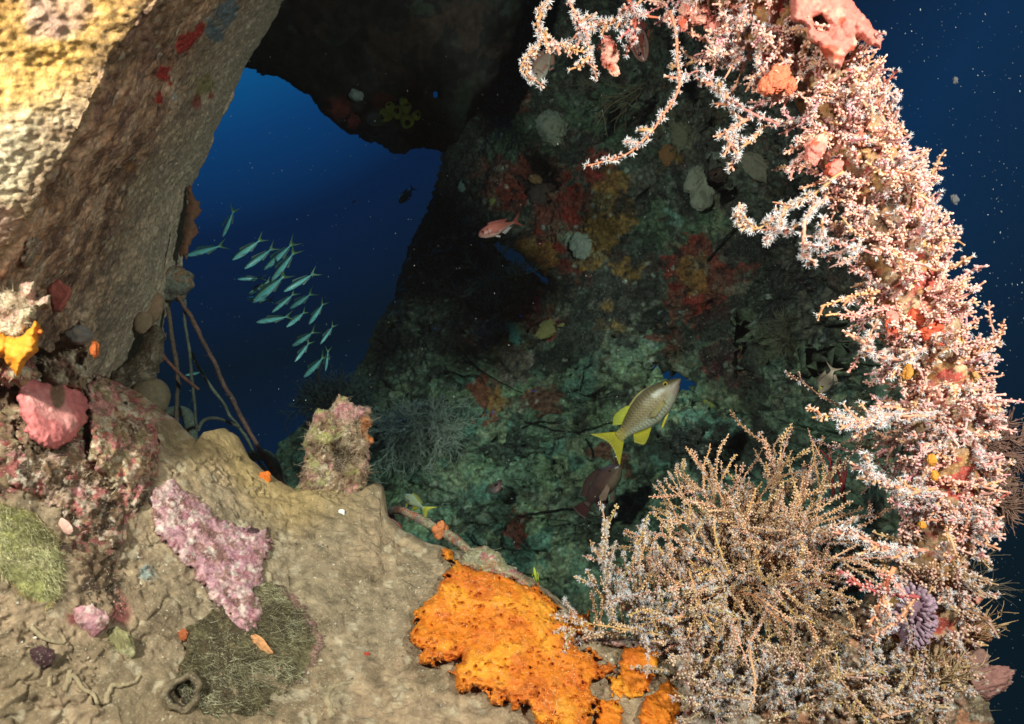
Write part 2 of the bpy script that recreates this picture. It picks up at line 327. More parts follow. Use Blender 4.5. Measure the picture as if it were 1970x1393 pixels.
def build_pillar():
    nr, n1, n2 = 470, 150, 330; py = np.linspace(-150, 900, nr)[:, None]
    fo = interp(FOLD, py) + jit(py, py, .6, 22, .05, 41); ed = interp(EDGE, py) + jit(py * 0 + 400, py, 1.5, 7, .03, 42)
    a = np.linspace(0, 1, n1)[None]; b = np.linspace(0, 1, n2)[None, 1:] ** .85
    X = np.concatenate([lerp(np.full_like(fo, -420.), fo, a), lerp(fo, ed, b)], 1)
    Y = np.broadcast_to(py, X.shape); D = D_pillar(X, Y); P = W(X, Y, D)
    N = unit(np.cross(np.gradient(P, axis=1), np.gradient(P, axis=0))); N = N * np.sign(np.sum(-N * P, -1).mean())
    fr = np.concatenate([np.ones((nr, n1)), np.zeros((nr, n2 - 1))], 1)
    f1, f2, cid = worley(P, .03, 43)
    h = fr * (.007 * fbm(P, .16, 2, 44) + .0025 * fbm(P, .03, 4, 46) - .0022 * np.exp(-(fbm(P, .014, 3, 45) / .16) ** 2) * ss(110, 20, interp(FOLD, Y) - X + 60 * fbm(P, .06, 3, 46)) + .0018 * fbm(P, .008, 2, 40)) + (1 - fr) * (.008 * fbm(P, .14, 3, 47) + .004 * fbm(P, .03, 3, 19) + .004 * fbm(P, .012, 3, 48))
    e = np.concatenate([np.ones((nr, n1)), np.broadcast_to(ss(0, .06, 1 - b), (nr, n2 - 1))], 1)
    V = P + N * (h * (.3 + .7 * e))[..., None]
    n = fbm(P, .11, 4, 49); c = np.broadcast_to(np.array((.84, .60, .36)), P.shape).copy()  # front face base made extra pale to carry the strobe glare
    c = mixc(c, (.90, .52, .09), .9 * ss(60, 200, 300 - Y + 160 * n - .5 * np.maximum(X, 0) * .4) * ss(-.4, .1, fbm(P + 1, .07, 4, 39))); c = mixc(c, (.55, .27, .24), ss(.2, .35, fbm(P + 2, .06, 4, 50)) * ss(320, 150, Y))
    c = mixc(c, (.88, .70, .46), ss(.15, .4, -n) * ss(180, 300, Y)); c = mixc(c, (.30, .17, .09), .6 * ss(.16, .36, fbm(P + 6, .03, 5, 51))); c = mixc(c, (.62, .36, .30), .7 * ss(.12, .3, fbm(P + 11, .08, 4, 50))); c = mixc(c, (.85, .47, .11), .8 * ss(40, 170, 260 - Y + 170 * fbm(P, .12, 4, 17) - .15 * np.maximum(X, 0)) * ss(-.30, .05, fbm(P + 1, .05, 4, 39))); c = c * (1 + .35 * fbm(P, .010, 3, 59))[..., None]
    c = mixc(c, (.24, .14, .08), .85 * ss(95, 5, interp(FOLD, Y) - X + 55 * fbm(P, .03, 4, 60)))  # colour darkens towards the fold, fading the painted glare out
    s = np.broadcast_to(np.array((.46, .25, .15)), P.shape).copy(); Pd = P @ np.array([[1.2, 0, .3], [0, .6, .0], [-.4, 0, .8]]); s2 = fbm(Pd, .05, 5, 52, .65)  # side face brown warmed in colour to stand for strobe haze
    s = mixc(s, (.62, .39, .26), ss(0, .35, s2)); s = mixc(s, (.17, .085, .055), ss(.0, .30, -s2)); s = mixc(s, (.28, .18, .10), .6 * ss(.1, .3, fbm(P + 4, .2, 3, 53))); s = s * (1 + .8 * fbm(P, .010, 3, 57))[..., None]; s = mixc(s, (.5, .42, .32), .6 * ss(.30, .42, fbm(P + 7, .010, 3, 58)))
    s = mixc(s, (.22, .11, .09), .6 * ss(.22, .3, fbm(P + 8, .05, 3, 54))); s = mixc(s, (.72, .56, .42), .7 * ss(.45, 1, np.concatenate([np.zeros((nr, n1)), np.broadcast_to(b, (nr, n2 - 1))], 1)))  # far edge painted paler to make up for weak grazing light
    for q in RED: s = mixc(s, (.42, .035, .025), ss(-3, 4, polysd(X, Y, q) + jit(X, Y, 1., 14, .02, 55) + jit(X, Y, 1., 9, .007, 18)))
    for (x, y, r, k) in [(430, 30, 26, (.16, .22, .26)), (415, 68, 14, (.16, .22, .26)), (390, 160, 22, (.30, .24, .08)), (402, 182, 7, (.45, .05, .03)), (335, 185, 8, (.6, .55, .5)), (375, 195, 12, (.32, .06, .04)), (250, 320, 12, (.3, .13, .05))]:
        s = mixc(s, k, .85 * ss(r * 1.2, r * .6, np.hypot(X - x, Y - y) + jit(X, Y, 1., r * .9, .02, 56)))
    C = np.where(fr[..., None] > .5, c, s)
    bk = []                                                          # the far edge turns round to a back face
    for i in range(1, 7):
        q = V[:, -1] + np.stack([-.06 * (i / 6) ** 2 * np.ones(nr) - (.25 if i == 6 else 0), np.full(nr, .05 * i / 6 + (.02 if i > 4 else 0)), np.zeros(nr)], -1); bk.append(q)
    V = np.concatenate([V, np.stack(bk, 1)], 1); C = np.concatenate([C, np.repeat(C[:, -1:], 6, 1)], 1)
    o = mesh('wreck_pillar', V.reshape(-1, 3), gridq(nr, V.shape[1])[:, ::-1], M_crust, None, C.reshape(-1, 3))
    tag(o, 'broad leaning encrusted pillar with red patches beside the blue opening', 'wreck pillar', kind='thing')
    PP.append((V[:, :X.shape[1]], N, X, Y, fr)); return V, N, X, Y, D
PV, PN, PX, PY, PD = build_pillar()
# overhang above the opening
OVER = [(360, -170), (360, 60), (420, 122), (470, 128), (500, 141), (530, 150), (560, 159), (600, 182), (612, 215), (640, 240), (680, 262), (720, 275), (750, 290), (778, 298), (790, 287), (815, 285), (835, 292), (853, 294), (880, 270), (930, 200), (975, 110), (1010, 20), (1030, -170)]
def D_over(px, py): return 2.45 - .0009 * (300 - py) + .0004 * np.maximum(px - 850, 0)
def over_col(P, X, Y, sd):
    c = mosaic(P, .13, [(.022, .02, .018), (.03, .026, .022), (.018, .016, .016), (.04, .025, .02), (.03, .035, .026)], 61)  # crust colours kept near black to stand in for missing strobe light
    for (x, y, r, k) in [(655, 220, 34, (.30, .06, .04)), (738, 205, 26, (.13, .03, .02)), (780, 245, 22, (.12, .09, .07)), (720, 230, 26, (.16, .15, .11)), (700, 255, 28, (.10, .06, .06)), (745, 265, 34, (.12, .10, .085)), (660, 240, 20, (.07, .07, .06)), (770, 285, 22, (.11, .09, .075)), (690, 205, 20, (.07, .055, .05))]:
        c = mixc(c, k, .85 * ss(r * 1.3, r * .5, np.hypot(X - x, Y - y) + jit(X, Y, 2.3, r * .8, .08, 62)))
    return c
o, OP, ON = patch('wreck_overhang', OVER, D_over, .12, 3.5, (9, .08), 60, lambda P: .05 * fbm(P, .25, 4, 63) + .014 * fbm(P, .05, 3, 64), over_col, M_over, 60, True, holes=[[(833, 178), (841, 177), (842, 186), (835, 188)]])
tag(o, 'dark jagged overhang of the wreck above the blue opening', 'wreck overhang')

# inner back wall
WL = [(-150, 860), (285, 855), (300, 851), (340, 842), (380, 832), (430, 806), (470, 790), (520, 772), (560, 760), (610, 735), (650, 716), (700, 692), (735, 672), (770, 640), (800, 600), (850, 540), (1000, 470), (1250, 400)]
ARC = [(-140, 1325, .86), (-60, 1385, .86), (0, 1445, .86), (110, 1545, .87), (240, 1625, .88), (380, 1690, .89), (500, 1732, .90), (690, 1802, .91), (850, 1816, .92), (1020, 1806, .93), (1180, 1778, .94), (1320, 1748, .95), (1480, 1715, .96)]
def wall_f(px, py): L = interp(WL, py); R = interp([(a, b) for a, b, c in ARC], py) - 22; return np.clip((px - L) / (R - L), 0, 1), L, R
def D_wall(px, py):
    f, L, R = wall_f(px, py)
    return np.interp(f, [0, .12, .3, .5, .7, .85, .95, 1], [3.15, 3.0, 2.8, 2.6, 2.25, 1.75, 1.3, 1.1]) - .0004 * np.maximum(py - 700, 0) * (1 - f)
WHOLES = [[(955, 476), (975, 470), (1000, 486), (1030, 510), (1062, 540), (1060, 556), (1035, 540), (1005, 522), (985, 510), (968, 495)],
          [(1230, 700), (1258, 690), (1288, 694), (1306, 712), (1326, 728), (1344, 742), (1338, 764), (1300, 758), (1272, 732), (1244, 716)]]
WRED = [(1070, 425, 62), (1110, 385, 46), (985, 375, 42), (960, 340, 28), (1040, 470, 34), (1000, 590, 56), (1325, 600, 52), (1340, 575, 30), (930, 762, 36), (1160, 335, 40), (1090, 350, 30), (1320, 505, 44), (1030, 770, 30), (1140, 320, 30), (1385, 700, 34), (1290, 640, 36), (1020, 620, 34), (1440, 720, 44), (1370, 540, 40), (1010, 190, 26), (930, 190, 22), (1180, 880, 40), (1000, 1010, 26), (905, 650, 24), (890, 580, 18)]
WOR = [(1165, 455, 50), (1190, 430, 36), (1130, 470, 38), (1185, 360, 26), (1050, 505, 26), (1020, 480, 14), (1310, 300, 22), (960, 660, 36), (1160, 610, 24), (945, 768, 20), (1320, 530, 28), (1200, 500, 36)]
WGR = [(1125, 215, 52), (1200, 260, 42), (975, 250, 55), (1010, 300, 60), (1060, 305, 40), (1350, 520, 20), (1240, 440, 26), (985, 520, 30), (1020, 545, 30), (1150, 250, 40), (1300, 440, 36), (1360, 410, 40)]
def wall_col(P, X, Y):
    f, L, R = wall_f(X, Y); n = fbm(P, .35, 4, 71)
    c = mosaic(P, .085, [(.075, .065, .05), (.10, .085, .065), (.055, .05, .04), (.12, .11, .085), (.09, .055, .045), (.10, .11, .085), (.15, .13, .10)], 70)
    low = ss(560, 760, Y + 90 * n); g = mosaic(P, .15, [(.21, .29, .19), (.25, .32, .18), (.15, .26, .19), (.27, .30, .18), (.18, .25, .16)], 72)  # green growth; its paler tone low down also stands in for light
    c = c * (1 - low[..., None]) + g * low[..., None]
    Dw = D_wall(X, Y); J = lambda r, s: jit(X, Y, Dw, r * 1.5, .16, s) + jit(X, Y, Dw, r * .9, .035, s + 7)
    for i, (x, y, r) in enumerate(WGR): c = mixc(c, (.12, .17, .10), .8 * ss(r * 1.15, r * .7, np.hypot(X - x, Y - y) + J(r, 73)))
    for i, (x, y, r) in enumerate(WRED): c = mixc(c, (.34, .035, .022) if i % 3 else (.24, .045, .03), .78 * ss(r * 1.05, r * .85, np.hypot(X - x, Y - y) + J(r, 74)))
    for i, (x, y, r) in enumerate(WOR): c = mixc(c, (.34, .17, .045), .72 * ss(r * 1.05, r * .85, np.hypot(X - x, Y - y) + J(r, 75)))
    for (x, y, r, k) in [(985, 628, 20, (.22, .38, .30)), (1000, 625, 14, (.30, .30, .14)), (1118, 470, 20, (.34, .36, .28)), (1300, 430, 18, (.22, .36, .28)), (1360, 440, 22, (.28, .30, .17)), (1385, 430, 26, (.25, .26, .15)), (1470, 600, 40, (.13, .14, .09)), (940, 640, 26, (.15, .18, .24)), (1180, 430, 14, (.18, .2, .1)), (970, 700, 30, (.28, .2, .16)), (1090, 460, 12, (.3, .32, .24)), (1320, 260, 30, (.2, .18, .11)), (1355, 350, 20, (.3, .3, .22)), (1040, 345, 34, (.012, .012, .012)), (1230, 620, 34, (.03, .03, .03)), (1410, 690, 30, (.05, .015, .02))]:  # the blackest entry paints shade into the wall's hollow
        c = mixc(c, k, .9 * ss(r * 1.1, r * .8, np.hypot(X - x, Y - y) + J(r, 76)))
    sm = mosaic(P, .028, [(.10, .09, .07), (.20, .21, .15), (.05, .045, .035), (.16, .06, .045), (.26, .25, .18), (.13, .15, .10), (.18, .13, .06), (.03, .03, .025)], 78); t = (.55 * ss(-.1, .3, fbm(P, .10, 3, 79)))[..., None]; c = c * (1 - t) + sm * t
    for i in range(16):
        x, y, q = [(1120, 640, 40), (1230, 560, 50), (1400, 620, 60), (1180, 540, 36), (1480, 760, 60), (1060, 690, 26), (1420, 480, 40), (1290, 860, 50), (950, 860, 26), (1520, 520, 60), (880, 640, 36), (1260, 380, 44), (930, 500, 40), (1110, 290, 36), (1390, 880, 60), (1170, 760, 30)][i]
        c = mixc(c, (.03, .028, .025), .8 * ss(q, q * .6, np.hypot((X - x) * .7 + (Y - y) * .5, (Y - y)) + J(q, 65)))  # near-black patches painted as the shade of hollows
    f1, f2, cid = worley(P, .026, 77); c = mixc(c, (.42, .42, .34), .7 * (cid > .94) * ss(.5, .3, f1)); c = mixc(c, (.02, .018, .016), .7 * (cid < .10)); c = c * (1 + .75 * fbm(P, .014, 3, 68))[..., None]; c = mixc(c, (.02, .02, .018), .75 * ss(.10, .04, np.abs(fbm(P, .16, 4, 69))) * ss(0, .2, fbm(P, .3, 2, 67)))
    c = mixc(c, (.035, .032, .028), ss(.12, .02, f + .10 * n) * ss(900, 650, Y) * .85)  # left edge darkened in colour, as if light only grazed it
    c = mixc(c, (.03, .028, .025), ss(260, 120, Y + 60 * n) * ss(1020, 930, X))  # upper left darkened in colour to carry the shade there
    return c
def build_wall():
    nr, nc = 600, 640; py = np.linspace(-150, 1250, nr)[:, None]; fc = np.linspace(0, 1, nc)[None]
    L = interp(WL, py) + jit(py, py, 3., 6, .06, 81) + jit(py, py, 3., 6, .02, 82); R = interp([(a, b) for a, b, c in ARC], py) - 22
    X = lerp(L, R, fc); Y = np.broadcast_to(py, X.shape); D = D_wall(X, Y); P = W(X, Y, D)
    N = unit(np.cross(np.gradient(P, axis=1), np.gradient(P, axis=0))); N = N * np.sign(np.sum(-N * P, -1).mean())
    f1, f2, cid = worley(P + .05 * np.stack([fbm(P, .1, 2, 83)] * 3, -1), .09, 84)
    Pw = P @ np.array([[.8, 0, .6], [0, 1, 0], [-1.5, 0, 2.0]]); lay = np.abs(fbm(Pw, .30, 4, 66))
    h = .10 * fbm(P, .4, 4, 85) - .045 * ss(.10, .0, lay) * ss(480, 640, Y) + .016 * (1 - f1) * (cid > .4) + .022 * fbm(P, .07, 4, 86) + .010 * fbm(P, .022, 3, 87) + .012 * (np.abs(fbm(P, .05, 3, 80)) < .05)
    h = h + .05 * np.exp(-((polysd(X, Y, WHOLES[0]) + 8) / 14) ** 2) - .10 * ss(34, 20, np.hypot((X - 1040) / 1.4, Y - 345) + jit(X, Y, 2.8, 14, .1, 88))
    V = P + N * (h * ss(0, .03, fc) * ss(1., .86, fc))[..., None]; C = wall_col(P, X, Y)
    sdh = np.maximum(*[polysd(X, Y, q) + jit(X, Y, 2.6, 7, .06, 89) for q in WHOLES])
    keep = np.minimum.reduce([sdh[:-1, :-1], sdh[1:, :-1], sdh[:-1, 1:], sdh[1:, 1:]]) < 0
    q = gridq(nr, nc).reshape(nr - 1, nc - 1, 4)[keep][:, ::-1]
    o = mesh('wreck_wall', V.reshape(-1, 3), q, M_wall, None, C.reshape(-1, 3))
    md = o.modifiers.new('thickness', 'SOLIDIFY'); md.thickness = .05; md.offset = -1
    tag(o, 'inner back wall of the wreck covered in red, orange and green sponges', 'wreck wall', kind='thing'); return V, N, X, Y
WV, WN, WX, WY = build_wall()
def near(GX, GY, x, y): i = np.argmin((GX - x) ** 2 + (GY - y) ** 2); return np.unravel_index(i, GX.shape)

# arch: a curved tubular rim, thickly overgrown
AK = np.array([(b, a, c) for a, b, c in ARC], float); A_path = smooth_path(W(AK[:, 0], AK[:, 1], AK[:, 2]), 420); A_t, A_a, A_b = frames(A_path)
_ph = np.linspace(0, 2 * np.pi, 60, endpoint=False)
AN = np.cos(_ph)[None, :, None] * A_a[:, None] + np.sin(_ph)[None, :, None] * A_b[:, None]
_P0 = A_path[:, None] + .036 * AN; _f1, _f2, _c = worley(_P0, .035, 91)
_s = np.linspace(0, 1, 420)[:, None]
A_r = .036 + .012 * np.clip((_s - .72) * 5, 0, 1.6) + .016 * fbm(_P0, .08, 4, 92) + .012 * (1 - _f1) + .003 * fbm(_P0, .012, 2, 93)
AV = A_path[:, None] + A_r[..., None] * AN
AC = mosaic(_P0, .032, [(.45, .22, .09), (.36, .2, .11), (.52, .17, .12), (.30, .16, .09), (.55, .34, .2), (.42, .07, .05), (.2, .11, .07), (.55, .28, .08)], 94)
o = mesh('wreck_arch', AV.reshape(-1, 3), gridq(420, 60, True), M_crust, None, AC.reshape(-1, 3))
tag(o, 'curved overgrown arch rim of the wreck against open blue water', 'wreck arch')

# ------------------------------------------------------------------ growths on the ledge
CRUST = [(.30, .16, .11), (.40, .13, .12), (.25, .15, .08), (.45, .28, .18), (.16, .09, .055), (.52, .40, .28), (.36, .10, .08), (.30, .22, .12), (.45, .18, .16)]
def crust_col(s, pal=CRUST, scale=.016): return lambda P, X, Y, sd: mixc(mosaic(P, scale, pal, s), (.62, .5, .4), .6 * ss(.25, .45, fbm(P, .008, 3, s + 6)))
def rough_disp(a, s, sc_=.03): return lambda P: a * fbm(P, sc_, 4, s) + a * .7 * (1 - worley(P, sc_ * .5, s + 1)[0]) + a * .3 * fbm(P, sc_ * .15, 2, s + 2)
def ray_hairs(name, pts, ray, n, L, w, c0, c1, parent, seed, lean=(0, 0, .2), spread=.8, m=None):
    V, F, C = hairs(pts, -ray, n, L, w, c0, c1, seed, lean, spread); o = mesh(name, V, F, m or M_hair, parent, C, False); o['kind'] = 'stuff'; return o
def growth(name, label, cat, poly, depth, thick, m, col, disp, seed, step=2.4, width=30, closed=False, back=None, jag=(6, .02), fuzz=0, fl=.008, fc=((.16, .11, .06), (.42, .34, .2)), group=None, power=.5, holes=(), bodyname=None, fw=.00035, lean=(0, 0, .2), spread=.8):
    if fuzz:
        Pc = np.array(poly, float).mean(0); d0 = float(depth(*Pc)) if callable(depth) else depth
        e = empty(name, W(Pc[0], Pc[1], d0), label, cat, group)
        o, pts, ray = patch(bodyname or 'growth_body', poly, depth, thick, step, jag, seed, disp, col, m, width, closed, .005, back, e, power, holes)
        ray_hairs('algae_fuzz', pts, ray, fuzz, fl, fw, fc[0], fc[1], e, seed, lean, spread)
        return e
    o, pts, ray = patch(name, poly, depth, thick, step, jag, seed, disp, col, m, width, closed, .005, back, None, power, holes)
    return tag(o, label, cat, group)

OLIVE = [(.085, .062, .03), (.12, .09, .045), (.06, .042, .022), (.15, .12, .06)]
growth('turf_algae_mound', 'olive brown mound of hairy turf algae with a dark hole at its lower left', 'turf algae',
       [(362, 1215), (400, 1182), (450, 1152), (500, 1118), (545, 1128), (590, 1168), (617, 1230), (613, 1282), (570, 1330), (500, 1370), (430, 1388), (370, 1368), (332, 1335), (338, 1290), (350, 1250)],
       lambda x, y: D_ledge(x, y), .009, M_turf, lambda P, X, Y, sd: mixc(mixc(mixc(mosaic(P, .02, OLIVE, 101), (.06, .04, .022), .9 * ss(.0, .3, fbm(P, .06, 3, 109))), (.30, .13, .13), .8 * ss(16, 4, sd) * ss(520, 580, X)), (.035, .022, .015), ss(30, 22, np.hypot(X - 353, Y - 1335))), lambda P: (.009 * fbm(P, .05, 3, 102) + .004 * fbm(P, .012, 3, 103)), 104, 2.5, 40, jag=(15, .03),  # near-black disc paints the shade of the hole
       fuzz=9500, fl=.014, fc=((.07, .052, .024), (.46, .42, .27)), lean=(.9, 0, -.35), spread=.45)
growth('turf_algae_mat', 'yellowish green turf algae mat hugging the frame edge on the tan plate', 'turf algae',
       [(-80, 940), (0, 958), (60, 980), (105, 1020), (126, 1090), (120, 1150), (92, 1176), (50, 1152), (20, 1130), (0, 1115), (-80, 1080)], lambda x, y: D_ledge(x, y), .009, M_turf,
       lambda P, X, Y, sd: mixc(mosaic(P, .02, [(.22, .20, .08), (.28, .24, .12), (.17, .13, .07), (.30, .28, .10)], 105), (.3, .12, .08), .6 * ss(14, 3, sd)), lambda P: .006 * fbm(P, .05, 3, 106) + .003 * fbm(P, .012, 3, 107), 108, 2.5, 40, fuzz=5200, fl=.010, fc=((.16, .14, .05), (.52, .48, .26)), lean=(.5, 0, -.8), spread=.45)
PINKC = [(.42, .20, .22), (.50, .27, .28), (.36, .14, .17), (.33, .17, .15), (.55, .36, .34), (.45, .22, .26), (.22, .10, .09)]
growth('coralline_crust', 'knobbly pink coralline crust running down the tan plate', 'coralline algae',
       [(290, 938), (310, 928), (330, 926), (365, 950), (400, 966), (430, 1000), (470, 1012), (515, 1018), (522, 1050), (500, 1090), (512, 1122), (492, 1136), (505, 1170), (502, 1200), (478, 1212), (455, 1205), (430, 1170), (395, 1142), (370, 1100), (330, 1062), (300, 1032), (284, 985)],
       lambda x, y: D_ledge(x, y), .014, M_crust, lambda P, X, Y, sd: mixc(mixc(mosaic(P, .013, PINKC, 111), (.66, .52, .46), .75 * ss(.25, .42, fbm(P, .011, 3, 112))), (.05, .02, .025), .9 * ss(.30, .42, fbm(P + 3, .03, 3, 113)) * ss(380, 480, X) * ss(1110, 1080, Y)), rough_disp(.006, 114, .025), 115, 2.2, 26, jag=(11, .02))
growth('pink_sponge', 'smooth rounded salmon pink sponge cushion on the encrusted rim', 'sponge',
       [(40, 736), (60, 728), (82, 731), (102, 746), (118, 730), (138, 726), (156, 742), (166, 772), (170, 802), (156, 832), (122, 855), (86, 862), (56, 842), (40, 802), (35, 766)],
       lambda x, y: D_ledge(x, y) - .030, .022, M_sponge, lambda P, X, Y, sd: mixc(mixc(np.broadcast_to(np.array((.56, .16, .155)), P.shape), (.66, .26, .24), ss(0, .4, fbm(P, .03, 3, 121))), (.2, .11, .07), ss(22, 14, np.hypot((X - 110) / .8, (Y - 755) / 1.6) + jit(X, Y, .7, 8, .02, 124))), lambda P: .006 * fbm(P, .03, 4, 122) + .0030 * fbm(P, .007, 3, 123), 125, 2.4, 34, jag=(7, .02))
r = np.random.default_rng(33); m_ = (LY > interp(RIM, LX) + 12) & (LY < 1420) & (LX > -60) & (LX < 1320); lp = LP[m_]; ln = LN[m_]
gm = lp[(fbm(lp, .06, 3, 301) > .02)]; GV = np.concatenate([np.eye(3), -np.eye(3)])[[0, 3, 1, 4, 2, 5]]; GT = np.array([(0, 2, 4), (2, 1, 4), (1, 3, 4), (3, 0, 4), (2, 0, 5), (1, 2, 5), (3, 1, 5), (0, 3, 5)])
gi = r.integers(0, len(gm), 4200); gs = .0007 + .0022 * r.uniform(size=len(gi)) ** 5; pal = np.array([(.36, .27, .18), (.22, .16, .10), (.55, .50, .42), (.14, .09, .06), (.40, .22, .16), (.42, .34, .24)])
gv = gm[gi][:, None] + gs[:, None, None] * (GV[None] * r.uniform(.4, 1.3, (len(gi), 6, 1)) + .25 * r.normal(size=(len(gi), 6, 3))); o = mesh('shell_grit', gv.reshape(-1, 3), (GT[None] + (np.arange(len(gi)) * 6)[:, None, None]).reshape(-1, 3), M_silt, None, np.repeat(pal[r.integers(0, 6, len(gi))], 6, 0), False); tag(o, 'fine shell grit and silt crumbs scattered over the tan plate', 'grit', None, 'stuff')
fk = fbm(lp, .05, 4, 303) > .16; V, F, C = hairs(lp[fk], ln[fk], 9000, .0055, .00028, (.20, .14, .08), (.46, .36, .24), 34, (.3, 0, -.3), .8); o = mesh('algae_film', V, F, M_hair, None, C, False); tag(o, 'thin fuzzy film of brown algae in patches on the tan plate', 'algae', None, 'stuff')
# encrusted rocks along the left of the rim
for nm, lb, poly, dep, th, sd_s, fz in [
    ('encrusted_rock', 'lumpy tan and grey encrusted rock standing above the pink sponge cushion', [(66, 750), (82, 705), (94, 672), (104, 655), (118, 640), (135, 622), (152, 619), (170, 628), (178, 652), (174, 692), (176, 722), (172, 750), (120, 760)], lambda x, y: .86 + 0 * x, .05, 131, 2200),
    ('encrusted_rock', 'mottled pink and brown encrusted rock between the pink cushion and the blue opening', [(165, 748), (200, 728), (232, 742), (240, 768), (268, 766), (298, 798), (302, 850), (288, 905), (250, 945), (200, 930), (165, 890), (172, 820)], lambda x, y: D_ledge(x, y) - .01, .035, 132, 1300),
    ('encrusted_rock', 'fuzzy cream topped encrusted rock at the frame edge beside the orange sponge', [(-90, 575), (0, 568), (30, 560), (42, 546), (66, 548), (70, 570), (92, 572), (98, 590), (72, 602), (62, 636), (34, 652), (-90, 660)], lambda x, y: .74 + 0 * x, .05, 133, 2200),
    ('encrusted_rock', 'dull red crusted rock beneath the orange sponge at the frame edge', [(-90, 650), (0, 650), (40, 690), (70, 720), (40, 745), (0, 735), (-90, 740)], lambda x, y: .74 + 0 * x, .04, 134, 500),
    ('encrusted_rock', 'dark red and brown pitted crust below the pink sponge cushion', [(14, 880), (40, 860), (90, 868), (140, 850), (190, 890), (240, 920), (292, 905), (285, 950), (250, 1000), (225, 1060), (180, 1030), (120, 1000), (60, 960), (20, 930)], lambda x, y: D_ledge(x, y), .020, 135, 900)]:
    pal = CRUST if sd_s != 131 else [(.32, .24, .16), (.26, .18, .12), (.36, .28, .2), (.30, .16, .12), (.40, .33, .25), (.22, .15, .09)]
    if sd_s == 133: pal = [(.5, .4, .27), (.42, .3, .2), (.55, .45, .33), (.5, .28, .22), (.3, .2, .13)]
    if sd_s == 135: pal = [(.16, .09, .05), (.10, .06, .035), (.30, .09, .08), (.22, .13, .08), (.38, .24, .18), (.07, .04, .025), (.34, .13, .13)]
    growth(nm, lb, 'rock', poly, dep, th, M_crust, crust_col(sd_s, pal), (lambda q: lambda P: rough_disp(.013, q + 5, .03)(P) + .022 * fbm(P, .045, 3, q + 9))(sd_s), sd_s, 2.2, 30, closed=sd_s in (131, 133), jag=(14, .03), fuzz=fz, fl=.007, fc=((.2, .13, .08), (.55, .45, .3)), bodyname='rock_body')
growth('orange_sponge', 'bright orange lobed sponge at the frame edge on the rim', 'sponge', [(-60, 640), (0, 642), (30, 655), (48, 634), (66, 620), (78, 640), (75, 672), (52, 690), (40, 715), (33, 732), (20, 702), (0, 690), (-60, 690)], .70, .03, M_orange,
       lambda P, X, Y, sd: mixc(np.broadcast_to(np.array((.74, .27, .02)), P.shape), (.55, .13, .02), ss(0, .4, fbm(P, .03, 3, 141))), lambda P: .013 * fbm(P, .03, 4, 142) + .003 * fbm(P, .007, 2, 143), 144, 2.2, 22, jag=(8, .02))
# stub of a post
growth('post_stub', 'fuzzy encrusted post stub with pink and orange spots rising from the plate', 'post stub', [(562, 955), (575, 915), (590, 884), (584, 852), (598, 822), (606, 788), (634, 778), (652, 762), (672, 774), (692, 776), (716, 794), (708, 824), (718, 850), (706, 888), (709, 925), (690, 960), (640, 990), (590, 985)],
       lambda x, y: 1.20 + 0 * x, .06, M_crust, lambda P, X, Y, sd: mixc(mixc(mixc(mosaic(P, .016, [(.34, .20, .12), (.42, .28, .18), (.22, .12, .08), (.50, .38, .26), (.14, .08, .05), (.36, .32, .12), (.44, .20, .17)], 151), (.50, .18, .22), .8 * ss(34, 10, np.hypot(X - 670, (Y - 795) * 1.3) + jit(X, Y, 1.2, 24, .03, 152))), (.55, .14, .02), .9 * ss(16, 8, np.hypot(X - 708, (Y - 828) * .6) + jit(X, Y, 1.2, 8, .03, 153))), (.04, .025, .018), .9 * ss(30, 12, np.hypot((X - 655), (Y - 880) * .6) + jit(X, Y, 1.2, 14, .03, 154))),  # last near-black patch paints shade into the stub's hollow
       lambda P: rough_disp(.020, 155, .03)(P) + .022 * fbm(P, .06, 3, 159) - .035 * np.exp(-((P[..., 0] + .3366) ** 2 + (P[..., 2] + .188) ** 2) / .0004), 156, 2.0, 48, closed=True, jag=(12, .03), fuzz=6500, fl=.014, fc=((.28, .17, .1), (.66, .52, .38)), bodyname='stub_body')

# the big orange sponge and its small neighbours
ORC = lambda s: (lambda P, X, Y, sd: mixc(mixc(np.broadcast_to(np.array((.62, .165, .008)), P.shape), (.68, .25, .015), ss(.05, .45, fbm(P, .05, 3, s))), (.52, .11, .008), .8 * ss(.1, .4, fbm(P + 5, .03, 3, s + 7)))); ORCX = ORC
ORC = lambda s: (lambda P, X, Y, sd: mixc(ORCX(s)(P, X, Y, sd), (.40, .11, .012), .6 * ss(.22, .08, worley(P + .009 * np.stack([fbm(P, .016, 3, s + 9), fbm(P, .016, 3, s + 10), fbm(P, .016, 3, s + 11)], -1), (.0125 if s == 161 else .012), s + 1)[0])))
def pit_disp(s, cell=.0135, depth=.010):
    def f(P):
        Q = P + .009 * np.stack([fbm(P, .016, 3, s + 9), fbm(P, .016, 3, s + 10), fbm(P, .016, 3, s + 11)], -1)
        f1, f2, c = worley(Q, cell, s + 1); g1, g2, c2 = worley(Q + 3, cell * .7, s + 2)
        return .016 * fbm(P, .06, 3, s + 3) + .005 * fbm(P, .02, 3, s + 8) - depth * ss(.16 + .36 * c, .04, f1) * (.35 + .65 * c) + depth * .9 * ss(.34, .05, g1) * (c2 > .35) + .0018 * fbm(P, .004, 2, s + 4)
    return f
def osc(P): return P
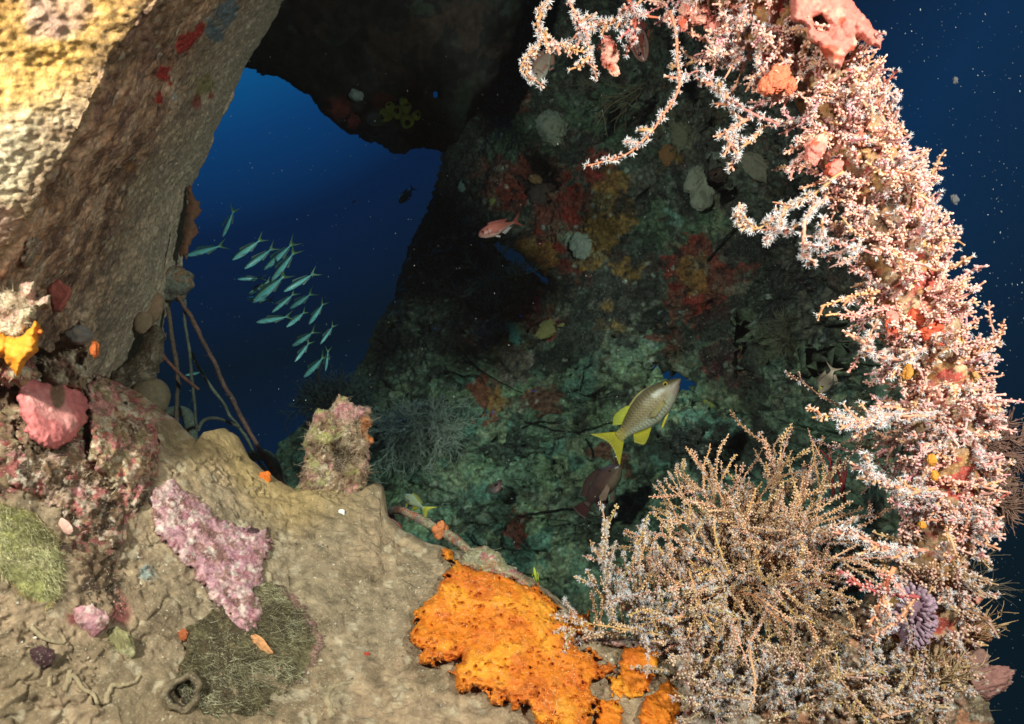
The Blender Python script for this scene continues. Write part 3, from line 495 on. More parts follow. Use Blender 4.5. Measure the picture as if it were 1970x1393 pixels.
growth('encrusting_sponge', 'large bright orange encrusting sponge pitted all over with small dark holes', 'sponge',
       [(858, 1056), (872, 1085), (905, 1083), (935, 1080), (985, 1110), (1030, 1130), (1060, 1150), (1085, 1170), (1120, 1178), (1146, 1190), (1143, 1220), (1112, 1226), (1106, 1240), (1150, 1265), (1182, 1288), (1160, 1310), (1132, 1320), (1146, 1345), (1140, 1420), (1060, 1420), (1000, 1362), (960, 1346), (910, 1336), (868, 1320), (860, 1292), (876, 1268), (850, 1274), (815, 1276), (795, 1238), (789, 1206), (805, 1180), (838, 1145), (846, 1112), (862, 1095)],
       lambda x, y: D_ledge(x, y) - .004, .036, M_orange, ORC(161), pit_disp(161, .0125, .012), 166, 1.4, 26, jag=(17, .022), fuzz=8000, fl=.0040, fc=((.62, .2, .03), (.80, .52, .28)), fw=.0004, spread=1.2, bodyname='sponge_body')
for k, (lb, poly) in enumerate([('small round orange sponge beside the right tip of the big orange sponge', [(1198, 1240), (1215, 1234), (1240, 1246), (1275, 1250), (1270, 1282), (1242, 1322), (1215, 1347), (1180, 1337), (1168, 1310), (1192, 1290)]),
                                ('orange sponge piece at the lower frame edge under the round orange one', [(1148, 1352), (1190, 1350), (1208, 1380), (1190, 1430), (1150, 1430)]),
                                ('ragged orange sponge piece near the base of the bushy coral', [(1252, 1332), (1288, 1300), (1308, 1340), (1300, 1430), (1250, 1430), (1228, 1382)]),]):
    growth('encrusting_sponge', lb, 'sponge', poly, lambda x, y: D_ledge(x, y), .020, M_orange, ORC(171 + k * 13), pit_disp(171 + k * 13, .012, .008), 176 + k, 1.6, 22, jag=(12, .02))
growth('encrusted_rock', 'greenish fuzzy knob with pink crust on top of the big orange sponge', 'rock', [(885, 1088), (890, 1068), (905, 1056), (930, 1050), (960, 1064), (978, 1082), (1010, 1108), (1020, 1130), (980, 1115), (940, 1100)], lambda x, y: D_ledge(x, y) - .015, .03, M_crust, crust_col(181, [(.3, .26, .14), (.4, .12, .13), (.36, .3, .2), (.25, .18, .1), (.45, .2, .1)]), rough_disp(.007, 182, .03), 183, 2.2, 22, closed=True, fuzz=900, fl=.012, fc=((.28, .25, .14), (.5, .46, .34)), bodyname='rock_body')
growth('encrusted_rock', 'grey pink encrusted hump below the white bushy coral', 'rock', [(1150, 1238), (1200, 1225), (1280, 1215), (1360, 1240), (1450, 1260), (1540, 1270), (1560, 1330), (1520, 1440), (1330, 1440), (1300, 1300), (1280, 1250), (1200, 1245)], lambda x, y: D_ledge(x, y) + .0, .04, M_crust, crust_col(185, [(.3, .22, .18), (.36, .28, .22), (.22, .14, .1), (.38, .2, .18), (.26, .2, .15)]), rough_disp(.012, 186, .045), 187, 3, 40, fuzz=1200, fl=.008, bodyname='rock_body')
growth('encrusted_rock', 'broad brown overgrown rock joining the foot of the arch', 'rock', [(1440, 1300), (1500, 1240), (1580, 1180), (1660, 1150), (1720, 1120), (1800, 1080), (1850, 1130), (1880, 1220), (1895, 1300), (1920, 1460), (1440, 1460)], lambda x, y: .96 + .0004 * (1300 - y), .05, M_crust, crust_col(188, [(.20, .12, .075), (.14, .085, .05), (.28, .14, .09), (.25, .17, .10), (.35, .15, .08), (.10, .06, .035)], .024), rough_disp(.016, 189, .05), 190, 3, 60, closed=True, fuzz=1600, fl=.012, bodyname='rock_body')
# small things stuck to the plate
def bit(name, label, cat, px, py, dz, r, col, m=M_sponge, seed=1, amp=.35, axis=None, D=D_ledge, group=None):
    c = W(px, py, float(D(px, py)) - dz * .35) if callable(D) else W(px, py, D); r = (r[0], r[1] * (.42 if callable(D) else 1), r[2]); o = lump(name, c, r, m, col, seed, amp, .7, 20, axis, None, .08); return tag(o, label, cat, group)
bit('cup_coral', 'tiny bright orange cup coral on the plate edge beside the ropes', 'cup coral', 511, 918, .006, (.009, .009, .010), (.60, .13, .01), M_orange, 3, .6)
bit('sponge_scrap', 'long peach coloured sponge scrap lying on the olive turf mound', 'sponge', 505, 1243, .018, (.008, .007, .021), (.62, .28, .12), M_sponge, 4, .4, W(520, 1260, 1) - W(490, 1226, 1))
bit('sea_squirt', 'oval pale pink sea squirt on dark crust near the olive turf mat', 'sea squirt', 122, 1012, .010, (.009, .007, .014), (.62, .36, .30), M_sponge, 5, .12, W(136, 1022, 1) - W(108, 1000, 1))
bit('sea_squirt', 'small pale pink sea squirt beside the pink coralline crust', 'sea squirt', 234, 984, .008, (.006, .005, .009), (.62, .42, .36), M_sponge, 6, .12, W(238, 994, 1) - W(230, 974, 1))
bit('white_tunicate', 'tiny white tunicate on the tan plate below the post stub', 'tunicate', 657, 986, .004, (.006, .005, .006), (.75, .74, .7), M_sponge, 7, .2)
bit('coralline_algae', 'pink and red coralline knob on the bare plate under the dark crust', 'coralline algae', 168, 1196, .006, (.024, .012, .020), lambda V: mosaic(V, .010, PINKC, 8), M_crust, 8, .35)
bit('algae_tuft', 'small olive algae knob above the squiggly worm tubes', 'algae', 234, 1240, .004, (.018, .010, .022), lambda V: mosaic(V, .012, [(.3, .27, .12), (.2, .17, .08), (.4, .35, .2)], 9), M_turf, 9, .4, W(250, 1262, 1) - W(220, 1222, 1))
bit('red_tuft', 'small orange red tuft left of the olive turf mound', 'sponge', 352, 1222, .004, (.007, .006, .008), (.35, .09, .03), M_sponge, 10, .7)
bit('red_speck', 'tiny dark red speck of sponge on the bare tan plate', 'sponge', 707, 1262, .003, (.005, .004, .005), (.4, .05, .03), M_sponge, 11, .5)
bit('dark_anemone', 'small dark purple tuft on the bare plate among worm tubes', 'anemone', 78, 1264, .004, (.014, .007, .010), (.05, .02, .025), M_turf, 12, .6)
c = W(352, 1334, float(D_ledge(352, 1334)) - .010); z = -unit(c); xa = unit(np.cross(z, [.3, .2, 1.])); ya = np.cross(z, xa); th = np.linspace(0, 2 * np.pi, 40, endpoint=False)
prof = [(-.6, 1.15), (.1, 1.12), (.5, 1.0), (.62, .86), (.5, .72), (.0, .64), (-.8, .55), (-1.5, .40), (-1.6, .02)]
V = np.concatenate([c + .019 * h * z + .019 * rr * (1 + .10 * np.sin(3 * th + 1) + .06 * np.sin(7 * th))[:, None] * (np.cos(th)[:, None] * xa + np.sin(th)[:, None] * ya) for h, rr in prof]); V = V + .0022 * fbm(V, .008, 3, 310)[:, None] * z
tag(mesh('cup_sponge', V, gridq(len(prof), 40, True), M_crust, None, np.repeat(np.array([(.20, .15, .09)] * 3 + [(.14, .10, .06)] * 2 + [(.07, .05, .03)] * 4), 40, 0)), 'round dark brown hollow cup sponge at the lower left of the turf mound', 'sponge')  # inner rings coloured darker for the shade down the cup
bit('pink_sponge', 'rounded purplish pink sponge under the corals at the lower frame edge', 'sponge', 1455, 1372, .04, (.020, .016, .022), (.36, .17, .19), M_sponge, 14, .2)
bit('brown_lump', 'brown crust covered shell stuck on the pink sponge cushion', 'shell', 110, 760, .045, (.010, .008, .018), lambda V: mosaic(V, .006, [(.22, .14, .08), (.3, .2, .12), (.14, .08, .05)], 15), M_crust, 15, .3, W(112, 790, 1) - W(108, 735, 1))
bit('grey_sponge', 'smooth grey sponge cap on the lumpy tan rock', 'sponge', 152, 646, 0, (.014, .012, .012), lambda V: mixc(np.broadcast_to(np.array((.17, .15, .14)), V.shape), (.24, .17, .11), ss(0, .3, fbm(V, .02, 2, 3))), M_sponge, 16, .4, None, .80)
bit('red_sponge_spot', 'red orange sponge spot at the right foot of the tan rock', 'sponge', 182, 672, 0, (.006, .005, .010), (.40, .09, .02), M_sponge, 17, .6, None, .80)
def worm(name, label, pts, r, lift=.003):
    p = smooth_path(np.array(pts, float), 40); n = fbm(np.stack([p[:, 0] * .01, p[:, 1] * .01, 0 * p[:, 0]], -1), .1, 2, 5); D = D_ledge(p[:, 0] + 3 * n, p[:, 1]) - lift * .25
    V, Q, Tr = tube(W(p[:, 0] + 4 * n, p[:, 1] + 3 * n, D), r * np.linspace(1, .6, 40), 7); mb = MB(); mb.add(V, Q, Tr, (.33, .245, .15)); tag(mb.build(name, M_silt), label, 'worm tube')
worm('worm_tube', 'silted worm tube with a long zigzag near the lower frame edge', [(135, 1290), (125, 1330), (140, 1300), (160, 1325), (178, 1335), (188, 1355)], .0030)
worm('worm_tube', 'silted worm tube bending under the olive algae knob', [(205, 1355), (210, 1325), (230, 1318), (250, 1316), (270, 1300)], .0034)
worm('worm_tube', 'short upright worm tube left of the zigzag tube', [(95, 1300), (97, 1325), (105, 1340)], .0024)
worm('worm_tube', 'silted worm tube above the dark purple tuft', [(60, 1205), (85, 1228), (118, 1235), (120, 1222)], .0028)
worm('worm_tube', 'curved ridge like worm tube round the bottom middle of the plate', [(640, 1380), (628, 1345), (645, 1320), (690, 1312), (700, 1320)], .0055)

# ------------------------------------------------------------------ things on the pillar's far edge, ropes and pipes
growth('leaf_sponge', 'flat brown leaf sponge sticking out from the pillar edge', 'sponge', [(345, 490), (350, 440), (360, 395), (358, 362), (368, 358), (374, 376), (388, 390), (386, 405), (374, 425), (380, 440), (366, 470), (358, 500)], 1.52, .012, M_sponge, lambda P, X, Y, sd: mixc(np.broadcast_to(np.array((.22, .10, .06)), P.shape), (.12, .07, .045), ss(0, .4, fbm(P, .06, 3, 201))), lambda P: .006 * fbm(P, .04, 3, 202), 203, 2.5, 14, closed=True)
bit('encrusted_rock', 'grey green encrusted knob at the pillar edge where the ropes hang', 'rock', 336, 545, 0, (.045, .035, .045), lambda V: mosaic(V, .022, [(.2, .2, .16), (.26, .25, .2), (.3, .16, .1), (.14, .12, .1)], 21), M_crust, 21, .3, None, 1.56)
bit('peach_sponge', 'flat peach sponge on the pillar edge under the grey green knob', 'sponge', 297, 590, 0, (.024, .016, .036), (.36, .21, .13), M_sponge, 22, .2, W(290, 620, 1) - W(303, 560, 1), 1.50)
bit('peach_sponge', 'smaller tan sponge lump below the flat peach sponge', 'sponge', 278, 622, 0, (.022, .016, .026), (.30, .19, .12), M_sponge, 23, .25, None, 1.44)
growth('leaf_sponge', 'translucent dull red leaf sponge standing on the lower pillar face', 'sponge', [(85, 560), (95, 542), (112, 537), (130, 550), (138, 570), (130, 590), (118, 600), (104, 598), (94, 580)], .84, .008, M_sponge, lambda P, X, Y, sd: mixc(np.broadcast_to(np.array((.36, .09, .07)), P.shape), (.25, .1, .06), ss(0, .4, fbm(P, .03, 3, 204))), lambda P: .004 * fbm(P, .02, 3, 205), 206, 2.4, 12, closed=True)
growth('encrusted_rock', 'small fuzzy cream clump on the lower left pillar face', 'rock', [(38, 500), (48, 470), (65, 456), (88, 468), (84, 490), (66, 498), (58, 512), (44, 514)], lambda x, y: D_pillar(x, y) - .01, .02, M_crust, crust_col(207, [(.42, .32, .24), (.3, .2, .14), (.5, .4, .3), (.4, .22, .18)]), rough_disp(.008, 208, .02), 209, 2.2, 18, fuzz=350, fl=.006, bodyname='rock_body')
growth('pillar_foot', 'knobbly brown foot of the pillar hanging beside the ropes', 'wreckage', [(205, 790), (215, 720), (262, 680), (280, 640), (300, 625), (322, 640), (315, 690), (300, 720), (300, 770), (312, 800), (290, 850), (240, 830)], 1.42, .05, M_crust, crust_col(211, [(.13, .09, .06), (.18, .12, .08), (.1, .07, .05), (.22, .16, .11)], .03), rough_disp(.014, 212, .05), 213, 3, 30, closed=True, fuzz=500, fl=.008, bodyname='foot_body')
bit('barnacle_disc', 'round tan disc sponge low on the pillar foot behind the rim', 'sponge', 290, 765, 0, (.040, .03, .045), (.22, .16, .10), M_sponge, 24, .12, None, 1.36)

def rope(name, label, cat, pts, Y, r, c, m=M_rope, seed=1, fuzz=0, group=None):
    p = smooth_path(np.array([(a, b, 0) for a, b in pts], float), 120); Yv = np.interp(np.linspace(0, 1, 120), np.linspace(0, 1, len(Y)), Y); P = W(p[:, 0], p[:, 1], Yv)
    P = P + .004 * np.stack([fbm(P + k, .05, 2, seed + k) for k in (1, 2, 3)], -1); R = r * (1 + .25 * fbm(P, .03, 3, seed))
    V, Q, Tr = tube(P, R, 8); C = mixc(np.broadcast_to(np.array(c, float), V.shape), np.array(c) * .5 + .03, ss(0, .4, fbm(V, .04, 3, seed + 4)))
    if not fuzz: mb = MB(); mb.add(V, Q, Tr, C); return tag(mb.build(name, m), label, cat, group)
    e = empty(name, P[-1], label, cat, group); mb = MB(); mb.add(V, Q, Tr, C); mb.build('rope_core', m, e)
    t, a, b = frames(P); n = np.tile(unit(rng.normal(size=(len(V) - 2, 3))), 1); Vh, Fh, Ch = hairs(V[:-2], n, fuzz, .010, .0003, np.array(c) * .7, np.array(c) * 1.3, seed); h = mesh('algae_fuzz', Vh, Fh, M_hair, e, Ch, False); h['kind'] = 'stuff'; return e
rope('rope', 'thick pinkish brown rope slanting from the pillar knob down to the plate', 'rope', [(338, 560), (372, 620), (402, 680), (430, 735), (462, 800), (500, 862), (530, 905), (556, 950)], [1.55, 1.5, 1.42], .0052, (.27, .15, .115), M_rope, 31, 500)
rope('rope', 'brown rope hanging straight down behind the rim beside the pillar foot', 'rope', [(321, 590), (330, 640), (337, 700), (343, 760), (338, 812)], [1.56, 1.55], .0048, (.22, .14, .10), M_rope, 32, 250)
rope('rope', 'reddish rope that curves right and ends in mid water', 'rope', [(288, 612), (300, 650), (312, 685), (335, 710), (360, 730), (384, 748)], [1.5, 1.5], .0045, (.30, .12, .085), M_rope, 33)
rope('rope', 'thin green grey rope dropping beside the thick slanting one', 'rope', [(356, 575), (355, 625), (366, 690), (372, 760), (382, 828)], [1.55, 1.55], .0036, (.19, .20, .15), M_rope, 34, 150)
rope('rope', 'grey green rope slack between the pillar and the pipe below', 'rope', [(368, 680), (392, 725), (420, 765), (440, 795), (470, 835), (498, 885), (520, 915), (552, 948)], [1.6, 1.58, 1.5], .0040, (.22, .24, .18), M_rope, 35)
rope('rope', 'thin arched rope loop reaching from the rim to the slanting rope', 'rope', [(382, 828), (392, 810), (412, 805), (436, 810), (460, 820)], [1.55, 1.55], .0042, (.20, .19, .14), M_rope, 36)
rope('pipe', 'bent pale green pipe end behind the rim beside the ropes', 'pipe', [(308, 798), (326, 792), (348, 790), (360, 800), (366, 825), (368, 850)], [1.65, 1.65], .014, (.18, .20, .16), M_rope, 37)
rope('pipe', 'pale green curved pipe at the foot of the slanting rope', 'pipe', [(462, 898), (475, 882), (495, 876), (515, 880), (528, 900), (536, 925), (545, 950)], [1.62, 1.62], .016, (.19, .23, .18), M_rope, 38)
rope('rope', 'dark thin cable running down the pillar edge', 'cable', [(325, 450), (318, 490), (312, 530), (302, 560), (288, 574)], [1.50, 1.50], .0035, (.05, .03, .025), M_rope, 39)
e = empty('encrusted_pipe', W(735, 985, 1.3), 'thin encrusted pipe arching behind the plate with an orange cluster on it', 'pipe')
pp = smooth_path(W(np.array([728, 745, 765, 790, 820, 850, 880, 910]), np.array([990, 984, 982, 990, 1006, 1022, 1042, 1068]), np.linspace(1.34, 1.16, 8)), 90)
V, Q, Tr = tube(pp, .0085 * (1 + .3 * fbm(pp, .03, 3, 41)), 10); mb = MB(); mb.add(V, Q, Tr, mosaic(V, .03, [(.20, .20, .13), (.26, .2, .13), (.28, .1, .06), (.16, .12, .1)], 42)); mb.build('pipe_tube', M_crust, e)
Vh, Fh, Ch = hairs(V[:-2], unit(rng.normal(size=(len(V) - 2, 3))), 700, .010, .0003, (.2, .16, .1), (.4, .36, .26), 43); h = mesh('algae_fuzz', Vh, Fh, M_hair, e, Ch, False); h['kind'] = 'stuff'
e = empty('cup_coral_cluster', W(847, 1022, 1.22), 'orange cup coral cluster sitting on the thin encrusted pipe', 'cup coral')
for k in range(7):
    a = k * 2.4; c = W(847 + 9 * math.cos(a) * (k > 0), 1020 + 8 * math.sin(a) * (k > 0), 1.20 + .01 * (k % 2)); lump('coral_cup', c, (.008, .008, .010), M_orange, (.50, .15, .05), 50 + k, .35, .6, 14, None, e)

# ------------------------------------------------------------------ sponges and wires on the back wall and the overhang
def on_wall(x, y): i = near(WX, WY, x, y); return WV[i], WN[i]
def wall_lump(name, label, cat, x, y, rx, ry, col, m=M_sponge, seed=1, amp=.2, rot=0, dep=.42, lift=.1):
    p, n = on_wall(x, y); s = 2 * T * p[1] / 1970; ax = np.array([math.sin(rot), 0, math.cos(rot)])
    o = lump(name, p - unit(p) * (lift * rx * s), (rx * s, rx * s * dep, ry * s), m, col, seed, amp * 1.6, .7, 40, ax, None, .2); return tag(o, label, cat)
CREAM = lambda V: mixc(np.broadcast_to(np.array((.40, .36, .27)), V.shape), (.24, .22, .16), ss(0, .4, fbm(V, .03, 3, 4)))
wall_lump('ball_sponge', 'large pale cream ball sponge high on the wall', 'sponge', 1062, 246, 27, 33, CREAM, M_sponge, 61, .14, -.6, .7)
e = empty('heart_sponge', on_wall(1350, 362)[0], 'pale cream heart shaped sponge on the wall below the coral branch', 'sponge')
pq, _ = on_wall(1350, 362); s_ = 2 * T * pq[1] / 1970
for (x, y, rx, ry, r) in [(1337, 348, 19, 26, .35), (1362, 352, 19, 28, -.35), (1350, 380, 20, 26, 0)]:
    lump('sponge_lobe', W(x, y, pq[1] - .05), (rx * s_, rx * s_ * .7, ry * s_), M_sponge, CREAM, int(x), .3, .7, 36, (math.sin(r), 0, math.cos(r)), e, .1)
wall_lump('small_sponge', 'small pale green sponge near the dark wall edge', 'sponge', 896, 362, 9, 11, (.30, .40, .32), M_sponge, 62, .25, .3)
wall_lump('orange_lump_sponge', 'smooth orange sponge lump on the wall under the hanging coral branch', 'sponge', 1291, 298, 17, 20, (.36, .15, .06), M_sponge, 63, .2, -.5)
wall_lump('orange_lump_sponge', 'small orange sponge scrap in the dark hollow of the wall', 'sponge', 1021, 338, 12, 8, (.45, .22, .10), M_sponge, 64, .3, .4, .5, .5)
wall_lump('brown_ball_sponge', 'round dark brown sponge below the dark hollow of the wall', 'sponge', 1050, 376, 27, 20, (.10, .06, .05), M_sponge, 65, .15)
wall_lump('slab_sponge', 'dull olive slab sponge on the wall beside the hanging coral branch', 'sponge', 1325, 268, 20, 34, (.22, .19, .12), M_sponge, 66, .25, -.6)
wall_lump('slab_sponge', 'long cream slab sponge half hidden behind the arch corals', 'sponge', 1452, 330, 20, 44, (.30, .25, .18), M_sponge, 67, .2, -1.0)
wall_lump('yellow_sponge', 'chunky yellow tan sponge in the middle of the wall', 'sponge', 1056, 632, 15, 30, (.42, .34, .13), M_sponge, 68, .3, 1.1)
wall_lump('yellow_sponge', 'small square yellow sponge below the right wall gap', 'sponge', 1360, 773, 11, 14, (.42, .40, .10), M_sponge, 69, .3, .2)
wall_lump('yellow_sponge', 'tiny yellow ball sponge above the red fish', 'sponge', 957, 397, 8, 8, (.45, .42, .12), M_sponge, 70, .2)
wall_lump('turquoise_sponge', 'turquoise sponge on the wall left of the chunky yellow one', 'sponge', 984, 640, 13, 17, (.16, .40, .32), M_sponge, 72, .45)
wall_lump('cream_crust_sponge', 'cream crust on the wall between red and orange sponges', 'sponge', 1118, 472, 17, 22, (.40, .40, .32), M_sponge, 73, .4, 0, .35)
def over_pt(x, y): return W(x, y, float(D_over(x, y)) - .13)
e = empty('tube_sponge_cluster', over_pt(768, 215), 'cluster of yellow tube sponges under the dark overhang', 'sponge')
s_ = 2 * T * 2.3 / 1970
for k, (x, y, r, ax) in enumerate([(742, 222, 11, (-.5, -.6, -.5)), (764, 216, 11, (.1, -.8, -.1)), (782, 208, 9, (.2, -.8, .3)), (783, 232, 12, (.2, -.7, -.6)), (752, 208, 9, (-.2, -.7, .4)), (776, 195, 7, (.1, -.7, .7)), (800, 222, 8, (.6, -.7, 0))]):
    c = over_pt(x, y); axv = unit(np.array(ax)); R = r * s_
    th = np.linspace(0, 2 * np.pi, 24, endpoint=False); z = unit(axv); xa = unit(np.cross(z, [.3, .2, 1.])); ya = np.cross(z, xa); prof = [(-1.2, .7), (-.6, 1.), (0, 1.1), (.6, 1.02), (.95, .8), (1.02, .55), (.95, .38), (.5, .34), (-.2, .30), (-.25, .02)]
    V = np.concatenate([c + R * h * z + R * rr * (1 + .08 * np.sin(3 * th + k))[:, None] * (np.cos(th)[:, None] * xa + np.sin(th)[:, None] * ya) for h, rr in prof])
    mesh('sponge_tube', V, gridq(len(prof), 24, True), M_sponge, e, np.repeat(np.array([(.80, .70, .09)] * 6 + [(.14, .12, .02)] * 4), 24, 0))  # tube insides coloured dark to paint the shade within
lump_ = lump('grey_sponge', over_pt(685, 184), (.024, .02, .022), M_sponge, (.30, .32, .28), 81, .3, .7, 22); tag(lump_, 'small grey sponge alone on the dark overhang', 'sponge')
lump_ = lump('red_ball_sponge', over_pt(680, 234), (.026, .02, .030), M_sponge, (.24, .05, .04), 82, .3, .7, 22); tag(lump_, 'dull red sponge ball at the overhang edge above the blue water', 'sponge')
lump_ = lump('grey_sponge', over_pt(722, 230), (.032, .02, .026), M_sponge, (.22, .22, .17), 83, .35, .7, 22); tag(lump_, 'grey green sponge patch left of the yellow tube sponges', 'sponge')
WIRES = [('two thin black curls low on the mid wall', [(1000, 825), (1030, 810), (1065, 812), (1085, 806)]), ('long black strand crossing the wall toward the snapper tail', [(1005, 812), (1050, 822), (1100, 826), (1140, 820), (1180, 810)]),
         ('black strand sloping across the left of the wall', [(885, 670), (915, 705), (950, 728), (975, 738), (998, 752)]), ('black hooked strand above the long crossing one', [(1140, 700), (1120, 708), (1118, 730), (1114, 748)]),
         ('short black strand left of the snapper back', [(1165, 742), (1145, 755), (1125, 758), (1108, 750)]), ('black strand beside the white shrub on the wall', [(860, 712), (890, 722), (915, 722), (928, 735)]), ('thin dark strand under the heart shaped sponge', [(1360, 500), (1385, 470), (1410, 440), (1430, 420)]),
         ('black curling strand above the dark grouper', [(1125, 840), (1140, 865), (1137, 885), (1125, 880)]), ('dark strand low on the wall floor', [(1000, 990), (1050, 985), (1100, 978), (1140, 985)])]
for lb, pts in WIRES:
    p = smooth_path(np.array([on_wall(x, y)[0] - unit(on_wall(x, y)[0]) * .03 for x, y in pts]), 60); p = p + .012 * np.stack([fbm(p + k, .08, 3, k) for k in (1, 2, 3)], -1)
    V, Q, Tr = tube(p, .0045 * np.linspace(1, .5, 60), 6); mb = MB(); mb.add(V, Q, Tr, (.012, .01, .01)); tag(mb.build('wire_coral', M_rope), lb, 'wire coral')

# ------------------------------------------------------------------ branching corals with star shaped polyps
def inst(mb, tv, tq, tt, pos, dirs, scale, tcol):
    n = len(pos); z = unit(dirs); ref = np.where(np.abs(z[:, 2:3]) > .9, np.array([[1., 0, 0]]), np.array([[0, 0, 1.]])); x = unit(np.cross(ref, z)); y = np.cross(z, x)
    a = rng.uniform(0, 2 * np.pi, n)[:, None]; x, y = x * np.cos(a) + y * np.sin(a), -x * np.sin(a) + y * np.cos(a)
    V = pos[:, None] + scale[:, None, None] * (tv[None, :, :1] * x[:, None] + tv[None, :, 1:2] * y[:, None] + tv[None, :, 2:] * z[:, None])
    off = (np.arange(n) * len(tv))[:, None, None]
    Q = (tq[None] + off).reshape(-1, 4) if tq is not None else None; Tr = (tt[None] + off).reshape(-1, 3) if tt is not None else None
    mb.add(V.reshape(-1, 3), Q, Tr, np.repeat(tcol, len(tv), 0) if tcol.ndim == 2 else tcol.reshape(-1, 3))
_k = 5; _th = np.linspace(0, 2 * np.pi, _k, endpoint=False)
KV = np.concatenate([np.stack([r * np.cos(_th), r * np.sin(_th), 0 * _th + h], 1) for r, h in [(.30, -.1), (.26, .45), (.40, .85), (.26, 1.05)]] + [np.array([[0, 0, 1.08]])])
KQ = gridq(4, _k, True); KT = np.array([(15 + i, 15 + (i + 1) % _k, 20) for i in range(_k)])
def star_template(seed, tent=8):
    r = np.random.default_rng(seed); V = [(0, 0, 0)]; Tr = []
    for i in range(tent):
        a = 2 * np.pi * i / tent + r.uniform(-.15, .15); el = r.uniform(.15, .75); L = r.uniform(.85, 1.1); d = np.array([math.cos(a) * math.cos(el), math.sin(a) * math.cos(el), math.sin(el)]); s = np.array([-math.sin(a), math.cos(a), 0]); u = np.cross(d, s)
        w = .075; b = len(V); m = d * L * .5 + np.array([0, 0, .06])
        for q in (s * w, -s * w * .6 + u * w, -s * w * .6 - u * w): V.append(tuple(d * .06 + q * .55))
        for q in (s * w, -s * w * .6 + u * w, -s * w * .6 - u * w): V.append(tuple(m + q))
        V.append(tuple(d * L))
        for k in range(3):
            k2 = (k + 1) % 3; Tr += [(b + k, b + k2, b + 3 + k2), (b + k, b + 3 + k2, b + 3 + k), (b + 3 + k, b + 3 + k2, b + 6)]
    return np.array(V), np.array(Tr)
STARS = [star_template(i) for i in range(3)]
def grow(p0, d0, L, step, wig, pull, r):
    n = max(4, int(L / step)); p = np.array(p0, float); d = unit(np.array(d0, float)); out = [p]
    for i in range(n):
        d = unit(d + wig * r.normal(size=3) + np.array(pull)); p = p + d * step; out.append(p)
    return np.array(out)
def coral(name, label, cat, paths, base, seed, stem=.0019, kn=.0048, spacing=.0058, openf=.5, star=.0060, stemcol=(.50, .21, .065), polycol=(.66, .63, .66), group=None, clus=2.4, openness=None, tipcol=(.84, .58, .50)):
    """paths: list of polylines in metres; beaded stems, knobs all round, open polyps on part of them"""
    r = np.random.default_rng(seed); e = empty(name, base, label, cat, group); S = MB(); Pp = MB()
    stemcol = np.array(stemcol); tip = np.array(tipcol)
    for k, P in enumerate(paths):
        if len(P) < 3: continue
        n = len(P); R = stem * r.uniform(.75, 1.35) * np.linspace(1.25, .6, n); V, Q, Tr = tube(P, R, 5); sc_ = stemcol * r.uniform(.75, 1.25) * np.array([1, r.uniform(.9, 1.25), r.uniform(.8, 1.5)]); S.add(V, Q, Tr, sc_)
        seg = np.linalg.norm(np.diff(P, axis=0), axis=1); cs = np.concatenate([[0], np.cumsum(seg)]); m = max(3, int(cs[-1] / spacing * 2.3)); u = np.sort(r.uniform(0, cs[-1], m)); 
        pos = np.stack([np.interp(u, cs, P[:, j]) for j in range(3)], 1); t, a, b = frames(P); tt_ = np.stack([np.interp(u, cs, t[:, j]) for j in range(3)], 1); aa = np.stack([np.interp(u, cs, a[:, j]) for j in range(3)], 1); bb = np.cross(unit(tt_), unit(aa))
        ang = np.cumsum(r.uniform(1.4, 3.0, m)); d = unit(np.cos(ang)[:, None] * aa + np.sin(ang)[:, None] * bb + .55 * tt_); d[-1] = tt_[-1]
        ksz = kn * r.uniform(.6, 1.25, m) * (.75 + .5 * r.uniform()); kc = np.clip(sc_ * r.uniform(.8, 1.3, (m, 1)), 0, 1); kc = np.repeat(kc, len(KV), 0).reshape(m, len(KV), 3); kc[:, 10:] = kc[:, 10:] * .45 + tip * .55
        inst(S, KV, KQ, KT, pos + d * stem * .6, d, ksz, kc.reshape(-1, 3).reshape(m * len(KV), 3)[None].reshape(m, len(KV), 3))
        op = r.uniform(size=m) < openf * np.clip(1 + clus * fbm(pos, .035, 2, 990), .05, 1.9) * np.clip(r.normal(1, .3), .3, 1.7)
        if op.any():
            q = np.where(op)[0]; ch = r.integers(0, 3, len(q))
            for c in range(3):
                z = q[ch == c]
                if len(z): inst(Pp, STARS[c][0], None, STARS[c][1], pos[z] + d[z] * (ksz[z, None] * 1.0), d[z], star * r.uniform(.5, 1.25, len(z)), np.array(polycol) * r.uniform(.85, 1.08, (len(z), 1)))
    S.build('branches', M_coral, e)
    if Pp.n: o = Pp.build('polyps', M_polyp, e, False); o['kind'] = 'stuff'
    return e
def offshoots(P, n, L, r, ang=.8, wig=.12, pull=(0, 0, 0)):
    t = unit(np.gradient(P, axis=0)); out = []
    for i in r.integers(max(1, len(P) // 6), len(P) - 1, n): out.append(grow(P[i], t[i] + ang * unit(r.normal(size=3)), L * r.uniform(.5, 1.2), .005, wig, pull, r))
    return out
